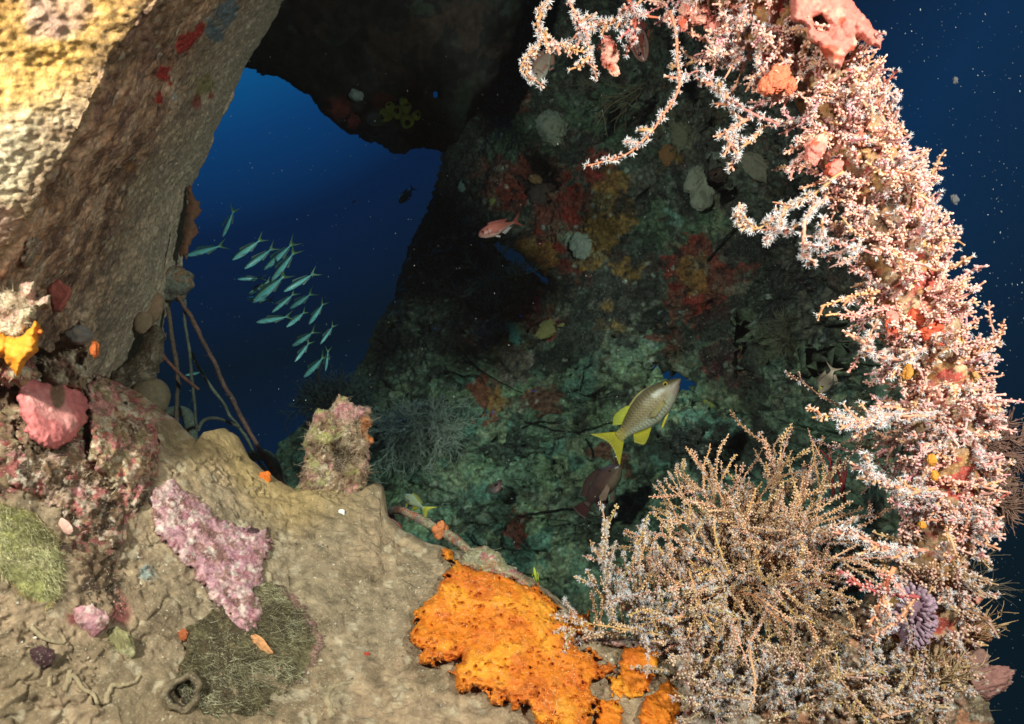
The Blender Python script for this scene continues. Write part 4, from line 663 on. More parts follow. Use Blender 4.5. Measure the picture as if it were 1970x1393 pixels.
# colonies along the arch, one to each stretch
SEG = [(0, .07, 'thick pale coral hanging at the top of the frame left of the pink lobed sponge', 30, .09, .60), (.07, .145, 'white frosted coral thicket on the arch beside the big pink lobed sponge', 38, .085, .62),
       (.145, .22, 'orange and white coral thicket directly under the pink lobed sponge', 40, .085, .38), (.22, .295, 'golden coral thicket on the upper bend of the arch with long inner twigs', 40, .09, .36),
       (.295, .37, 'bushy coral on the outer shoulder of the arch level with the cream heart sponge', 42, .08, .45), (.37, .445, 'coral thicket on the arch beside the isolated white branch tip', 42, .08, .42),
       (.445, .52, 'dense golden coral on the arch above the pale diving fish', 40, .085, .32), (.52, .595, 'red flecked coral thicket at the widest right bend of the arch', 40, .085, .42),
       (.595, .665, 'white tufted coral on the arch behind the brown feathery hydroids', 40, .075, .70), (.665, .735, 'brilliant white coral on the lower arch beside the bushy amber coral', 40, .075, .72),
       (.735, .805, 'orange pink coral on the lower arch above the purple sponge', 34, .08, .45), (.805, .88, 'sparse pinkish coral around the purple knobbed sponge on the arch foot', 22, .075, .3), (.88, .97, 'sparse brown coral twigs at the foot of the arch beside the finger sponges', 20, .07, .15)]
for k, (s0, s1, lb, nb, L, of) in enumerate(SEG):
    r = np.random.default_rng(300 + k); paths = []
    for i in range(int(nb * 1.65)):
        a = int(np.clip(r.uniform(s0, s1) * 419, 0, 419)); 
        while True:
            j = r.integers(0, 60); nrm_ = AN[a, j]
            if nrm_[1] < .45: break
        d = nrm_ + .7 * r.normal(size=3) + np.array([-.15, -.2, .1 - .3 * (k < 2)]); LL = L * (.95 - .38 * ss(-.2, .6, nrm_[0] + .3 * nrm_[2])) * (.85 if 1 < k else 1)
        P = grow(AV[a, j] - .004 * nrm_, d, LL * r.uniform(.35, 1.1), .005, .14, (0, -.01, .02 - .08 * (k < 1)), r); paths.append(P); paths += offshoots(P, int(r.integers(1, 4)), LL * .5, r)
    coral('branching_coral', lb, 'coral', paths, A_path[int((s0 + s1) / 2 * 419)], 400 + k, openf=of * .75, group='coral thickets along the arch', stemcol=(.70, .30, .21) if k < 10 else (.42, .20, .11), kn=.0044, star=.0046)
# single branches that stand out
BR = [('long drooping coral branch ringed with white polyps against the dark wall', [(1290, 20), (1298, 60), (1304, 110), (1308, 150), (1300, 185), (1272, 225), (1240, 268), (1205, 296), (1165, 312), (1128, 318)], .80, .86, .85, 2),
      ('orange coral branch curling down at the top beside the silvery squirrelfish', [(1075, -20), (1050, 10), (1036, 45), (1042, 78), (1022, 105), (1012, 135), (1018, 150)], .82, .84, .6, 7),
      ('straight beaded orange coral twig pointing right beside the squirrelfish', [(1045, 60), (1070, 82), (1095, 92), (1120, 100)], .83, .83, .15, 2),
      ('coral branch hanging beside the small pink sponge near the top', [(1095, -15), (1105, 30), (1125, 60), (1132, 95), (1135, 125), (1150, 138)], .82, .83, .5, 7),
      ('white coral sprig reaching over the small pink sponge at the top', [(1235, 0), (1200, 30), (1160, 45), (1125, 50), (1110, 40)], .82, .83, .7, 8),
      ('coral branch hanging in front of the red striped fish', [(1205, -10), (1222, 30), (1218, 60), (1208, 85)], .80, .81, .55, 4),
      ('zigzag white coral branch joining the long drooping branch to the arch', [(1500, 240), (1450, 220), (1410, 195), (1378, 172), (1352, 138), (1325, 145), (1308, 158)], .84, .86, .8, 6),
      ('forked coral twig hanging inside the arch above the cream heart sponge', [(1450, 225), (1420, 240), (1398, 255), (1402, 280), (1392, 300)], .85, .85, .75, 4),
      ('short coral twig with white tips beside the forked hanging twig', [(1470, 240), (1450, 265), (1425, 285), (1412, 302)], .86, .86, .5, 3),
      ('isolated hooked coral branch tip thick with white polyps over the dark wall', [(1620, 330), (1570, 370), (1515, 400), (1492, 415), (1478, 432), (1450, 440), (1425, 432), (1416, 408)], .80, .82, .95, 5),
      ('drooping white coral club below the hooked branch tip', [(1510, 395), (1502, 420), (1500, 440), (1485, 450), (1476, 468)], .80, .80, .95, 4),
      ('vertical white coral stalk hanging in front of the shadowed wall', [(1590, 380), (1565, 400), (1548, 430), (1545, 460), (1545, 495)], .76, .76, .9, 4),
      ('white coral arm reaching left from the arch over the brown shade', [(1690, 490), (1650, 480), (1615, 470), (1575, 452)], .78, .78, .7, 5),
      ('beaded coral twig pointing left from the middle of the arch', [(1690, 560), (1650, 568), (1615, 578), (1580, 590)], .86, .84, .15, 2),
      ('lower beaded coral twig curling under the left pointing one', [(1720, 590), (1680, 600), (1650, 610), (1618, 606)], .86, .84, .15, 2),
      ('sagging white coral branch on the inner side of the arch', [(1780, 670), (1740, 690), (1700, 690), (1675, 675), (1668, 655)], .84, .82, .8, 5),
      ('thin coral twig hanging toward the pale diving fish', [(1690, 640), (1665, 665), (1648, 695), (1632, 718)], .84, .84, .2, 2),
      ('thick horizontal arm of white coral pointing left from the lower arch', [(1800, 800), (1750, 800), (1710, 798), (1670, 810), (1635, 815), (1650, 828)], .82, .80, .9, 9),
      ('long thin coral twig lying beside the thick white horizontal arm', [(1745, 800), (1690, 806), (1640, 806), (1600, 800), (1562, 805)], .88, .86, .25, 5),
      ('drooping white coral branch above the bushy amber coral', [(1800, 940), (1750, 950), (1710, 940), (1680, 915), (1664, 878)], .80, .78, .75, 10),
      ('red tinged coral twig reaching left across the dark gap', [(1770, 1150), (1720, 1145), (1680, 1135), (1640, 1120), (1618, 1100)], .80, .78, .2, 4),
      ('pink white coral arm reaching left from the lower arch', [(1780, 1060), (1730, 1058), (1690, 1050), (1650, 1032), (1604, 1024)], .80, .78, .6, 8),
      ('hanging coral chain between the arch and the purple sponge', [(1720, 1090), (1705, 1120), (1698, 1150), (1680, 1185), (1672, 1205)], .80, .79, .45, 5),
      ('curved coral twig drooping from the purple sponge', [(1760, 1150), (1735, 1185), (1705, 1210), (1682, 1225), (1690, 1238)], .80, .79, .35, 2),
      ('tall coral twig pair outside the arch against the open blue', [(1850, 685), (1890, 678), (1912, 668), (1925, 640), (1930, 615)], .92, .92, .2, 2),
      ('upright coral twig just left of the outermost twig pair', [(1880, 690), (1908, 668), (1912, 640), (1905, 610), (1903, 585)], .92, .92, .2, 0),
      ('red coral twig slanting up to the right of the lower arch', [(1810, 1035), (1850, 1010), (1890, 980), (1935, 950)], .90, .90, .15, 3),
      ('coral twig standing out on the right below the pink lobed sponge', [(1620, 210), (1640, 170), (1650, 140), (1668, 108)], .90, .90, .15, 3),
      ('red tipped coral twig left of the open blue on the upper arch', [(1650, 240), (1670, 205), (1695, 180), (1703, 150)], .90, .90, .2, 4),
      ('coral sprig on the outer edge of the arch with a white top', [(1690, 290), (1715, 260), (1722, 240), (1745, 260)], .90, .90, .35, 4),
      ('slanted coral twig on the outer edge above the widest bend', [(1760, 480), (1790, 470), (1825, 445), (1810, 480), (1830, 510)], .90, .90, .2, 3),
      ('upright coral twigs on the outer shoulder of the arch', [(1745, 400), (1775, 380), (1790, 345), (1802, 312)], .90, .90, .2, 4)]
for k, (lb, pts, y0, y1, of, nsub) in enumerate(BR):
    r = np.random.default_rng(500 + k); p = smooth_path(np.array([(a, b, 0) for a, b in pts], float), max(20, int(len(pts) * 7))); P = W(p[:, 0], p[:, 1], np.linspace(y0, y1, len(p))) + .002 * np.stack([fbm(np.linspace(0, .5, len(p))[:, None] * np.ones(3) + k + j, .06, 2, j) for j in range(3)], -1)
    paths = [P] + offshoots(P, nsub, .032, r, .9)
    coral('coral_branch', lb, 'coral', paths, P[0], 520 + k, stem=.0021, openf=of * 1.15, clus=.3, star=.0064, group='coral branches reaching out from the arch', stemcol=(.58, .24, .13) if 'red' not in lb else (.48, .10, .06))
# bushy colonies in front of the arch foot
def bush(label, base, n, L, dirf, seed, of, col, sub=3, stem=.0017, star=.0056, kn=.0038, spread=.03, pull=(0, 0, .0), sl=.32, spacing=.0055, pc=(.56, .54, .58), wig=.07):
    r = np.random.default_rng(seed); paths = []
    for i in range(n):
        d = dirf(r); P = grow(np.array(base) + r.normal(size=3) * spread * np.array([1, .6, 1]), d + .25 * r.normal(size=3), L * r.uniform(.3, 1.12), .006, wig, np.array(pull) + .03 * r.normal(size=3), r); paths.append(P); paths += offshoots(P, r.integers(1, sub + 1), L * sl, r, .55, .08)
    return coral('bushy_coral', label, 'coral', paths, base, seed + 9, stem, kn, spacing, of, star, col, pc, 'bushy corals below the arch', tipcol=(.78, .56, .42))
def fan(a0, a1, fwd=(.1, .9), up=0):
    def f(r):
        a = math.radians(r.uniform(a0, a1)); k = r.uniform(*fwd); return np.array([math.cos(a), -k, math.sin(a) + up])
    return f
bush('large amber bushy coral with long beaded twigs beside the arch foot', W(1445, 1110, 1.06), 210, .220, fan(20, 212, (.0, 1.0)), 601, .22, (.54, .25, .12), 4, stem=.0013, kn=.0033, star=.0038, spacing=.0040, wig=.075, spread=.035, sl=.40)
bush('long fringe of amber coral twigs drooping from the large amber bush', W(1425, 1120, 1.02), 80, .165, fan(185, 320, (.3, 1.2)), 602, .15, (.50, .25, .10), 3, stem=.0013, kn=.0032, star=.0042, spacing=.0042, wig=.10, spread=.05)
bush('white frosted bushy coral nearest the big orange sponge', W(1225, 1200, 1.0), 34, .165, fan(70, 172, (.0, .6)), 603, .62, (.44, .24, .12), 3, star=.0050, kn=.0036, stem=.0014)
bush('low white coral tuft above the small round orange sponge', W(1330, 1215, .98), 26, .075, fan(20, 200, (.1, 1.)), 604, .3, (.44, .24, .12), 3, star=.0046, kn=.0034)
bush('pale lilac white coral tuft at the lower frame edge', W(1370, 1340, .90), 46, .085, fan(10, 190, (.2, 1.)), 605, .35, (.42, .24, .14), 3, star=.0046, kn=.0034)
bush('dull brown bushy coral in the shade between the amber bush and the arch', W(1610, 1130, 1.16), 46, .13, fan(20, 180, (-.2, .5)), 606, .12, (.27, .12, .045), 3)
bush('sparse brown coral low in the shade right of the amber bush', W(1590, 1290, 1.0), 46, .11, fan(10, 200, (.1, .9)), 607, .15, (.30, .15, .06), 3)
bush('tan coral twigs at the bottom frame edge below the arch foot', W(1640, 1390, .92), 40, .10, fan(20, 170, (.1, .8)), 608, .25, (.38, .2, .1), 3)
bush('low tan coral tuft on the brown rock left of the finger sponges', W(1720, 1330, .88), 40, .075, fan(20, 160, (.1, .9)), 611, .35, (.46, .25, .14), 3, star=.0044, kn=.0034)
bush('pale coral tuft on the brown rock under the amber bush', W(1530, 1330, .90), 44, .085, fan(20, 160, (.1, .9)), 612, .4, (.44, .24, .13), 3, star=.0044, kn=.0034)
bush('thin brown coral spray behind the thick white horizontal arm', W(1735, 830, 1.0), 16, .13, fan(140, 215, (-.2, .4)), 609, .08, (.22, .10, .06), 2, stem=.0012, kn=.0028)
bush('small brown coral spray under the thick white horizontal arm', W(1720, 880, .98), 14, .085, fan(150, 250, (-.1, .5)), 610, .1, (.22, .10, .07), 2, stem=.0012, kn=.003)

# other life on the arch
def lobes(name, label, pts, col, seed, m=M_sponge):
    e = empty(name, W(*pts[0][:3]), label, 'sponge')
    for k, (x, y, Y, rx, ry, rot) in enumerate(pts):
        s = 2 * T * Y / 1970; lump('sponge_lobe', W(x, y, Y), (rx * s, min(rx, ry) * s * .8, ry * s), m, col, seed + k, .42, .7, 44, (math.sin(rot), 0, math.cos(rot)), e, .17)
    return e
PINKS = lambda V: mixc(mixc(np.broadcast_to(np.array((.62, .19, .15)), V.shape), (.72, .36, .27), ss(0, .4, fbm(V, .02, 3, 3))), (.5, .08, .04), ss(.2, .4, fbm(V + 2, .025, 3, 5)))
growth('lobed_sponge', 'big salmon pink lobed sponge jutting over the open blue at the top of the arch', 'sponge', [(1510, -60), (1545, -20), (1600, -40), (1632, -10), (1650, 15), (1672, 45), (1690, 62), (1700, 76), (1692, 90), (1664, 86), (1650, 78), (1642, 98), (1628, 106), (1618, 128), (1604, 134), (1592, 118), (1578, 96), (1556, 74), (1544, 50), (1520, 40)], .79, .022, M_sponge,
       lambda P, X, Y, sd: PINKS(P), lambda P: .014 * fbm(P, .03, 4, 221) + .009 * (1 - worley(P, .016, 222)[0]) + .003 * fbm(P, .006, 2, 224), 223, 2.2, 22, closed=True, jag=(7, .02), holes=[[(1563, 35), (1580, 28), (1592, 45), (1590, 58), (1572, 55)]])
lobes('pink_sponge', 'small pink sponge hanging among the coral twigs at the top', [(1174, 105, .84, 17, 24, .2), (1165, 85, .85, 14, 16, 0), (1180, 132, .84, 9, 14, -.5)], PINKS, 231)
lobes('pink_sponge', 'coral red sponge knob showing through the upper arch thicket', [(1495, 150, .82, 22, 28, .4), (1475, 165, .82, 14, 18, 0), (1520, 165, .82, 12, 16, 0)], (.70, .16, .08), 235)
lobes('pink_sponge', 'pink sponge knob in the golden thicket on the upper bend', [(1570, 285, .82, 20, 26, .3), (1560, 305, .82, 16, 14, 1.2), (1605, 325, .82, 14, 18, .8)], PINKS, 241)
lobes('pink_sponge', 'row of pink sponge lobes under the coral at the top of the frame', [(1345, 30, .86, 20, 16, .2), (1370, 45, .86, 14, 16, 0), (1395, 42, .86, 15, 14, 0), (1322, 15, .86, 16, 14, 0), (1310, 45, .86, 12, 14, 0)], PINKS, 245)
lobes('red_sponge', 'vivid red sponge patch at the widest right bend of the arch', [(1790, 630, .87, 22, 30, .6), (1765, 610, .87, 16, 20, .5), (1810, 655, .87, 14, 16, .2), (1838, 668, .88, 12, 12, .2)], (.62, .09, .04), 251)
lobes('pink_sponge', 'thin pink sponge strand on the inner edge of the arch', [(1715, 620, .86, 9, 22, .3), (1722, 645, .86, 9, 14, 1.2), (1708, 600, .86, 7, 14, -.2)], PINKS, 255)
lobes('orange_tunicate', 'smooth orange tunicate on the inner edge of the arch below the red sponge', [(1745, 716, .86, 9, 14, .2)], (.60, .24, .04), 259)
lobes('orange_tunicate', 'little orange tunicates peeking from the white coral on the lower arch', [(1798, 915, .86, 6, 10, .1), (1793, 885, .86, 7, 12, 0), (1775, 1010, .86, 6, 8, 0)], (.68, .26, .03), 261)
lobes('finger_sponge', 'large dull pink finger sponge pointing right from the arch foot', [(1885, 1318, .93, 26, 58, 1.30)], lambda V: mixc(np.broadcast_to(np.array((.30, .13, .11)), V.shape), (.55, .42, .36), ss(.42, .5, fbm(V, .008, 2, 6))), 264)
lobes('finger_sponge', 'shorter pink finger sponge above the large pointing one', [(1868, 1285, .94, 20, 36, .85)], lambda V: mixc(np.broadcast_to(np.array((.30, .15, .12)), V.shape), (.5, .4, .32), ss(.42, .5, fbm(V, .008, 2, 7))), 265)
lobes('tube_sponge', 'stubby salmon tube sponge on the right of the arch foot', [(1858, 1150, .93, 15, 26, 1.45), (1838, 1156, .93, 16, 18, .8)], PINKS, 267)
lobes('orange_crust_sponge', 'orange crust sponge low on the outside of the arch foot', [(1830, 1270, .93, 34, 22, .8), (1800, 1300, .93, 24, 20, .4)], (.42, .16, .05), 270)
lobes('red_crust_sponge', 'rough red crust sponge above the finger sponges', [(1870, 1215, .93, 30, 26, .6), (1890, 1200, .93, 14, 18, .3)], (.36, .14, .08), 274)
e = empty('knobbed_sponge', W(1752, 1185, .86), 'purple sponge covered in small finger knobs on the arch foot', 'sponge'); r = np.random.default_rng(77)
S = MB(); c0 = W(1755, 1185, .88); s_ = 2 * T * .87 / 1970
lump('sponge_body', c0, (30 * s_, 18 * s_, 52 * s_), M_sponge, (.24, .13, .17), 281, .2, .7, 24, (.25, 0, 1), e)
for k in range(85):
    a = r.uniform(0, 2 * np.pi); z = r.uniform(-1, 1); d = np.array([math.cos(a) * math.sqrt(1 - z * z), -abs(math.sin(a)) * math.sqrt(1 - z * z), z]); p = c0 + d * np.array([30, 18, 52]) * s_ * .95 + np.array([.25, 0, 0]) * d[2] * 52 * s_ * .25
    V, Q, Tr = tube(np.array([p, p + d * .006, p + d * .011, p + d * .013]), [.0026, .0026, .0028, .0014], 7); S.add(V, Q, Tr, (.40, .25, .32))
o = S.build('sponge_knobs', M_sponge, e); o['kind'] = 'stuff'
# feathery hydroids and twiggy shrubs
def twigs(name, label, cat, base, n, L, dirf, seed, col, r0=.0012, gen=2, mat_=M_coral, sub=5, wig=.1, flat=None, step=.006, group=None):
    r = np.random.default_rng(seed); mb = MB(); todo = [(np.array(base) + r.normal(size=3) * L * .05, dirf(r), L * r.uniform(.6, 1.1), 0) for i in range(n)]
    while todo:
        p, d, l, g = todo.pop(); P = grow(p, d, l, step, wig, (0, 0, 0), r)
        if flat is not None: pass
        V, Q, Tr = tube(P, r0 * (.7 ** g) * np.linspace(1, .5, len(P)), 4); mb.add(V, Q, Tr, np.array(col) * r.uniform(.7, 1.3))
        if g < gen:
            t = unit(np.gradient(P, axis=0))
            for i in r.integers(1, len(P), sub):
                q = r.normal(size=3); 
                if flat is not None: q = q - np.dot(q, flat) * np.array(flat)
                todo.append((P[i], t[i] + .8 * unit(q), l * r.uniform(.25, .45), g + 1))
    return tag(mb.build(name, mat_, base=base), label, cat, group)
twigs('feather_hydroid', 'brown feathery hydroid fan on the outer right of the arch', 'hydroid', W(1850, 895, .95), 12, .085, fan(10, 75, (-.1, .2)), 701, (.20, .10, .075), .0020, 2, flat=(0, 1, 0), sub=11, wig=.04)
twigs('feather_hydroid', 'lower brown feathery hydroid fan beneath the larger one', 'hydroid', W(1850, 960, .95), 10, .07, fan(-15, 50, (-.1, .2)), 702, (.21, .11, .08), .0020, 2, flat=(0, 1, 0), sub=10, wig=.04)
twigs('feather_hydroid', 'golden brown hydroid tuft on the outer right of the lower arch', 'hydroid', W(1850, 935, .92), 12, .06, fan(0, 70, (-.1, .3)), 703, (.34, .18, .04), .0012, 1, sub=6)
twigs('feather_hydroid', 'thin dark hydroid spray above the stubby tube sponge', 'hydroid', W(1820, 1150, .97), 20, .10, fan(15, 80, (-.2, .3)), 704, (.12, .09, .06), .0010, 1, sub=6)
twigs('feather_hydroid', 'stiff tan hydroid spray above the finger sponges', 'hydroid', W(1830, 1240, .93), 22, .085, fan(20, 70, (-.1, .4)), 705, (.42, .24, .12), .0011, 1, sub=4)
twigs('feather_hydroid', 'fine tan hydroid twigs in front of the arch foot', 'hydroid', W(1790, 1320, .90), 22, .075, fan(20, 110, (.1, .7)), 706, (.40, .26, .14), .0010, 1, sub=4)
p, n = on_wall(815, 860)
twigs('wall_shrub', 'pale grey green twiggy shrub coral on the lower left wall', 'coral', W(805, 780, p[1] - .08), 42, .31, lambda r: np.array([r.uniform(-.35, .9), -.35 * r.uniform(), -r.uniform(.1, 1.0)]), 707, (.42, .44, .35), .0028, 2, sub=9, wig=.20, step=.012)
p, n = on_wall(950, 545); twigs('wall_shrub', 'small pale twiggy shrub beside the upper wall gap', 'coral', W(950, 530, p[1] - .06), 14, .15, lambda r: np.array([r.uniform(-.8, .8), -.3, r.uniform(-1, .5)]), 708, (.28, .30, .22), .0030, 2, sub=5, step=.01)
p, n = on_wall(1000, 525); twigs('white_hydroid', 'white branched hydroid growing into the upper wall gap', 'hydroid', W(1004, 530, p[1] - .02), 12, .07, lambda r: np.array([r.uniform(-1, 1), -.2, r.uniform(.1, 1)]), 709, (.55, .62, .52), .0040, 1, sub=4, step=.008)
p, n = on_wall(990, 190); twigs('wall_shrub', 'thin tan twigs on the wall beside the big cream ball sponge', 'coral', W(1240, 170, 2.3), 10, .28, lambda r: np.array([-r.uniform(.5, 1), -.1, -r.uniform(.1, .8)]), 710, (.24, .17, .10), .0035, 1, sub=4, step=.012)
p, n = on_wall(1530, 650); twigs('wall_shrub', 'dull brown bushy growth on the shaded right of the wall', 'coral', W(1530, 650, p[1] - .03), 26, .10, lambda r: np.array([r.uniform(-1, 1), -.4, r.uniform(-.4, 1)]), 711, (.20, .18, .11), .0020, 2, sub=5, step=.01)
p, n = on_wall(715, 760); twigs('wall_shrub', 'dark bushy growth at the lower left edge of the wall above the post stub', 'coral', W(640, 790, 3.0), 40, .22, lambda r: np.array([r.uniform(-1, 1), -.3, r.uniform(-.2, 1)]), 712, (.09, .11, .10), .0040, 2, sub=5, step=.012)
tw = twigs('red_whip', 'dark red whip sponge standing behind the amber bush', 'sponge', W(1612, 960, 1.25), 4, .13, lambda r: np.array([r.uniform(-.1, .1), 0, 1]), 713, (.35, .03, .03), .0040, 0)

# ------------------------------------------------------------------ fish
def fish(name, label, cat, head, tail, Y, prof, colf, fins, eye=None, group=None, yaw=0.0, dorsal=None, nst=34, nsec=20, mouth=None, bend=0):
    """head, tail: snout and tail root; prof: rows of t, top, bottom, half width in body lengths; fins: name, colour, base, edge, side"""
    Yh, Yt = (Y, Y) if np.isscalar(Y) else Y; H = W(head[0], head[1], Yh); Tl = W(tail[0], tail[1], Yt); L = np.linalg.norm(H - Tl); ax = unit(Tl - H)
    view = unit((H + Tl) / 2); up = np.cross(view, ax); up = unit(up); 
    if dorsal is None: dorsal = 1
    if up[2] < 0: up = -up
    up = up * dorsal; up = unit(up - ax * up.dot(ax)); lat = np.cross(up, ax)
    if lat.dot(view) > 0: lat = -lat                                  # lat points to the viewer's side
    if yaw: up = unit(up * math.cos(yaw) + lat * math.sin(yaw)); lat = unit(np.cross(up, ax)); lat = lat if lat.dot(view) < 0 else -lat
    def loc(x, z, y=0):
        x = np.asarray(x, float); b = bend * np.clip(x - .4, 0, 2) ** 2
        return H + L * (x[..., None] * ax + np.asarray(z)[..., None] * up + (np.asarray(y) + b)[..., None] * lat)
    e = empty(name, (H + Tl) / 2, label, cat, group)
    pr = np.array(prof); ts = (np.linspace(0, 1, nst)) ** 1.15; top = np.interp(ts, pr[:, 0], pr[:, 1]); bot = np.interp(ts, pr[:, 0], pr[:, 2]); w = np.interp(ts, pr[:, 0], pr[:, 3])
    k = np.ones(3) / 3
    for arr in (top, bot, w): arr[1:-1] = np.convolve(arr, k, 'valid')
    th = np.linspace(0, 2 * np.pi, nsec, endpoint=False); cz = np.sin(th); cy = np.cos(th); zc = (top + bot) / 2; hz = (top - bot) / 2
    Z = zc[:, None] + hz[:, None] * cz; Yy = w[:, None] * np.sign(cy) * np.abs(cy) ** .9; X = np.broadcast_to(ts[:, None], Z.shape)
    V = loc(X, Z, Yy).reshape(-1, 3); C = colf(X, np.broadcast_to(cz, X.shape), V.reshape(*X.shape, 3)).reshape(-1, 3)
    n = len(V); Q = gridq(nst, nsec, True); V = np.vstack([V, loc(np.array([-.005, 1.0]), np.array([zc[0], zc[-1]]), np.zeros(2))]); C = np.vstack([C, C[0], C[n - 1]])
    Tr = np.array([(n, (i + 1) % nsec, i) for i in range(nsec)] + [(n + 1, n - nsec + i, n - nsec + (i + 1) % nsec) for i in range(nsec)])
    mesh('body', V, [Q, Tr], M_fish, e, C)
    for fn, fc, bs, ed, side in fins:
        nb, ne = 30, 7; B = smooth_path(np.array([(a, b, 0) for a, b in bs], float), nb)[:, :2]; E = smooth_path(np.array([(a, b, 0) for a, b in ed], float), nb)[:, :2]
        v = np.linspace(0, 1, ne)[:, None, None]; G = B[None] * (1 - v) + E[None] * v; rip = .004 * np.sin(np.arange(nb) * np.pi * .9)[None] * np.linspace(.2, 1, ne)[:, None]
        if side: base_w = np.interp(B[:, 0].mean(), ts, w) * .93; yy = base_w + np.linspace(.0, side, ne)[:, None] + rip * .6
        else: yy = rip
        th_ = .0035; A1 = loc(G[..., 0], G[..., 1], yy + th_).reshape(-1, 3); A2 = loc(G[..., 0], G[..., 1], yy - th_).reshape(-1, 3); q = gridq(ne, nb); m_ = len(A1)
        rim = np.concatenate([np.arange(nb), np.arange(1, ne) * nb + nb - 1, (ne - 1) * nb + np.arange(nb - 2, -1, -1), np.arange(ne - 2, 0, -1) * nb]); rq = np.stack([rim, np.roll(rim, -1), np.roll(rim, -1) + m_, rim + m_], 1)
        fcv = np.array(fc) * (1 + .42 * np.sin(np.arange(nb) * np.pi * .9))[None, :, None] * np.linspace(1.1, .72, ne)[:, None, None]; fcv = fcv.reshape(-1, 3)
        mesh(fn, np.vstack([A1, A2]), [np.vstack([q, q[:, ::-1] + m_, rq])], M_fin, e, np.vstack([fcv, fcv]), True)
    if eye:
        ex, ez, er, irc = eye; yw = np.interp(ex, ts, w); zz = (ez - np.interp(ex, ts, zc)) / max(np.interp(ex, ts, hz), 1e-4); yw = yw * math.sqrt(max(.05, 1 - zz * zz))
        for s in (1, -1):
            c = loc(np.array(ex), np.array(ez), np.array(s * yw * .93)); b = lump('eye', c, np.array((er, er, er * .7)) * L, M_eye, irc, 1, 0, .5, 14, lat * s, e, 0)
            lump('pupil', c + lat * s * er * L * .42, np.array((er * .62, er * .62, er * .40)) * L, M_eye, (.006, .006, .008), 1, 0, .5, 12, lat * s, b, 0)
    if mouth:
        mp = smooth_path(np.array([loc(np.array(a), np.array(b), np.array(np.interp(max(a, 0), ts, w) * .72 + .004)) for a, b in mouth]), 16); V, Q, Tr = tube(mp, .006 * L, 5); mb = MB(); mb.add(V, Q, Tr, (.12, .08, .07)); mb.build('mouth', M_fin, e)
    return e
# the school
SP = [(0, .012, -.02, .010), (.06, .048, -.050, .032), (.15, .075, -.082, .052), (.3, .098, -.108, .066), (.45, .100, -.108, .066), (.62, .078, -.084, .052), (.8, .042, -.046, .028), (.92, .020, -.024, .014), (1, .018, -.020, .010)]
def scad_col(X, S, V):
    c = np.broadcast_to(np.array((.13, .70, .76)), X.shape + (3,)).copy(); c = mixc(c, (.40, .88, .90), ss(.05, -.5, S) * .75); c = mixc(c, (.03, .12, .13), ss(.40, .72, S)); c = mixc(c, (.30, .42, .20), .8 * np.exp(-((S - .38) / .14) ** 2))  # silver skin tinted cyan, painting in the water-filtered light
    return mixc(c, (.12, .34, .36), .7 * ss(.05, .0, X))
SF = [('tail_fin', (.15, .30, .14), [(.93, .022), (.94, 0), (.93, -.022)], [(1.24, .17), (1.05, .0), (1.24, -.17)], 0), ('dorsal_fin', (.06, .15, .12), [(.34, .095), (.55, .088), (.80, .042)], [(.40, .155), (.60, .115), (.86, .058)], 0), ('anal_fin', (.18, .30, .24), [(.55, -.092), (.70, -.066), (.84, -.040)], [(.60, -.135), (.74, -.090), (.90, -.052)], 0), ('pectoral_fin', (.25, .5, .5), [(.26, -.01), (.265, -.03), (.27, -.05)], [(.44, -.06), (.43, -.07), (.40, -.085)], .02)]
SCH = [('silver scad alone near the pillar at the left of the school', (358, 492), (424, 473)), ('silver scad swimming steeply above the rest of the school', (428, 456), (449, 406)), ('silver scad at the upper left front of the school', (447, 500), (500, 462)),
       ('silver scad second from the upper left of the school', (470, 517), (522, 479)), ('large silver scad high in the middle of the school', (508, 519), (561, 470)), ('long silver scad close under the large upper one', (522, 540), (565, 486)),
       ('silver scad swimming almost level at the left of the school', (457, 537), (504, 535)), ('silver scad half hidden behind the biggest one of the school', (477, 567), (516, 542)), ('biggest silver scad in the centre of the school', (486, 582), (545, 532)),
       ('silver scad lying level under the biggest one of the school', (472, 575), (520, 577)), ('silver scad right of the biggest one of the school', (546, 561), (602, 527)), ('silver scad diagonally below the biggest one of the school', (523, 601), (564, 566)),
       ('silver scad on the right flank below the upper right one', (557, 594), (597, 566)), ('silver scad with level body at the lower left of the school', (493, 620), (553, 609)), ('slim silver scad just right of the level lower one', (551, 629), (585, 601)),
       ('silver scad swimming steeply on the right flank of the school', (594, 624), (621, 585)), ('silver scad leading the lower group of the school', (562, 666), (602, 639)), ('slim steep silver scad at the far right of the school', (616, 662), (640, 628)),
       ('silver scad crossing just under the lower group leader', (567, 696), (594, 660)), ('lowest silver scad of the school', (584, 726), (622, 687)), ('narrow nearly upright silver scad beside the lowest one', (626, 714), (631, 675)), ('dim silver scad behind the hanging ropes', (356, 722), (386, 716))]
for k, (lb, h, t) in enumerate(SCH):
    Y = 1.80 + .10 * math.sin(k * 2.3) + (.6 if k == 21 else 0) + (.12 if k == 7 else 0); dy = .022 * math.sin(k * 1.7)
    fish('silver_scad', lb, 'fish', h, t, (Y + dy, Y - dy), [(a, b * (.85 + .1 * math.sin(k)), c * (.85 + .1 * math.sin(k)), d) for a, b, c, d in SP] if k not in (1, 20) else [(a, b * .62, c * .62, d * .7) for a, b, c, d in SP], scad_col, SF, (.085, .012, .020, (.5, .6, .55)), 'school of silver scads in the opening', nst=22, nsec=14, bend=.08 * math.sin(k * 3.1))
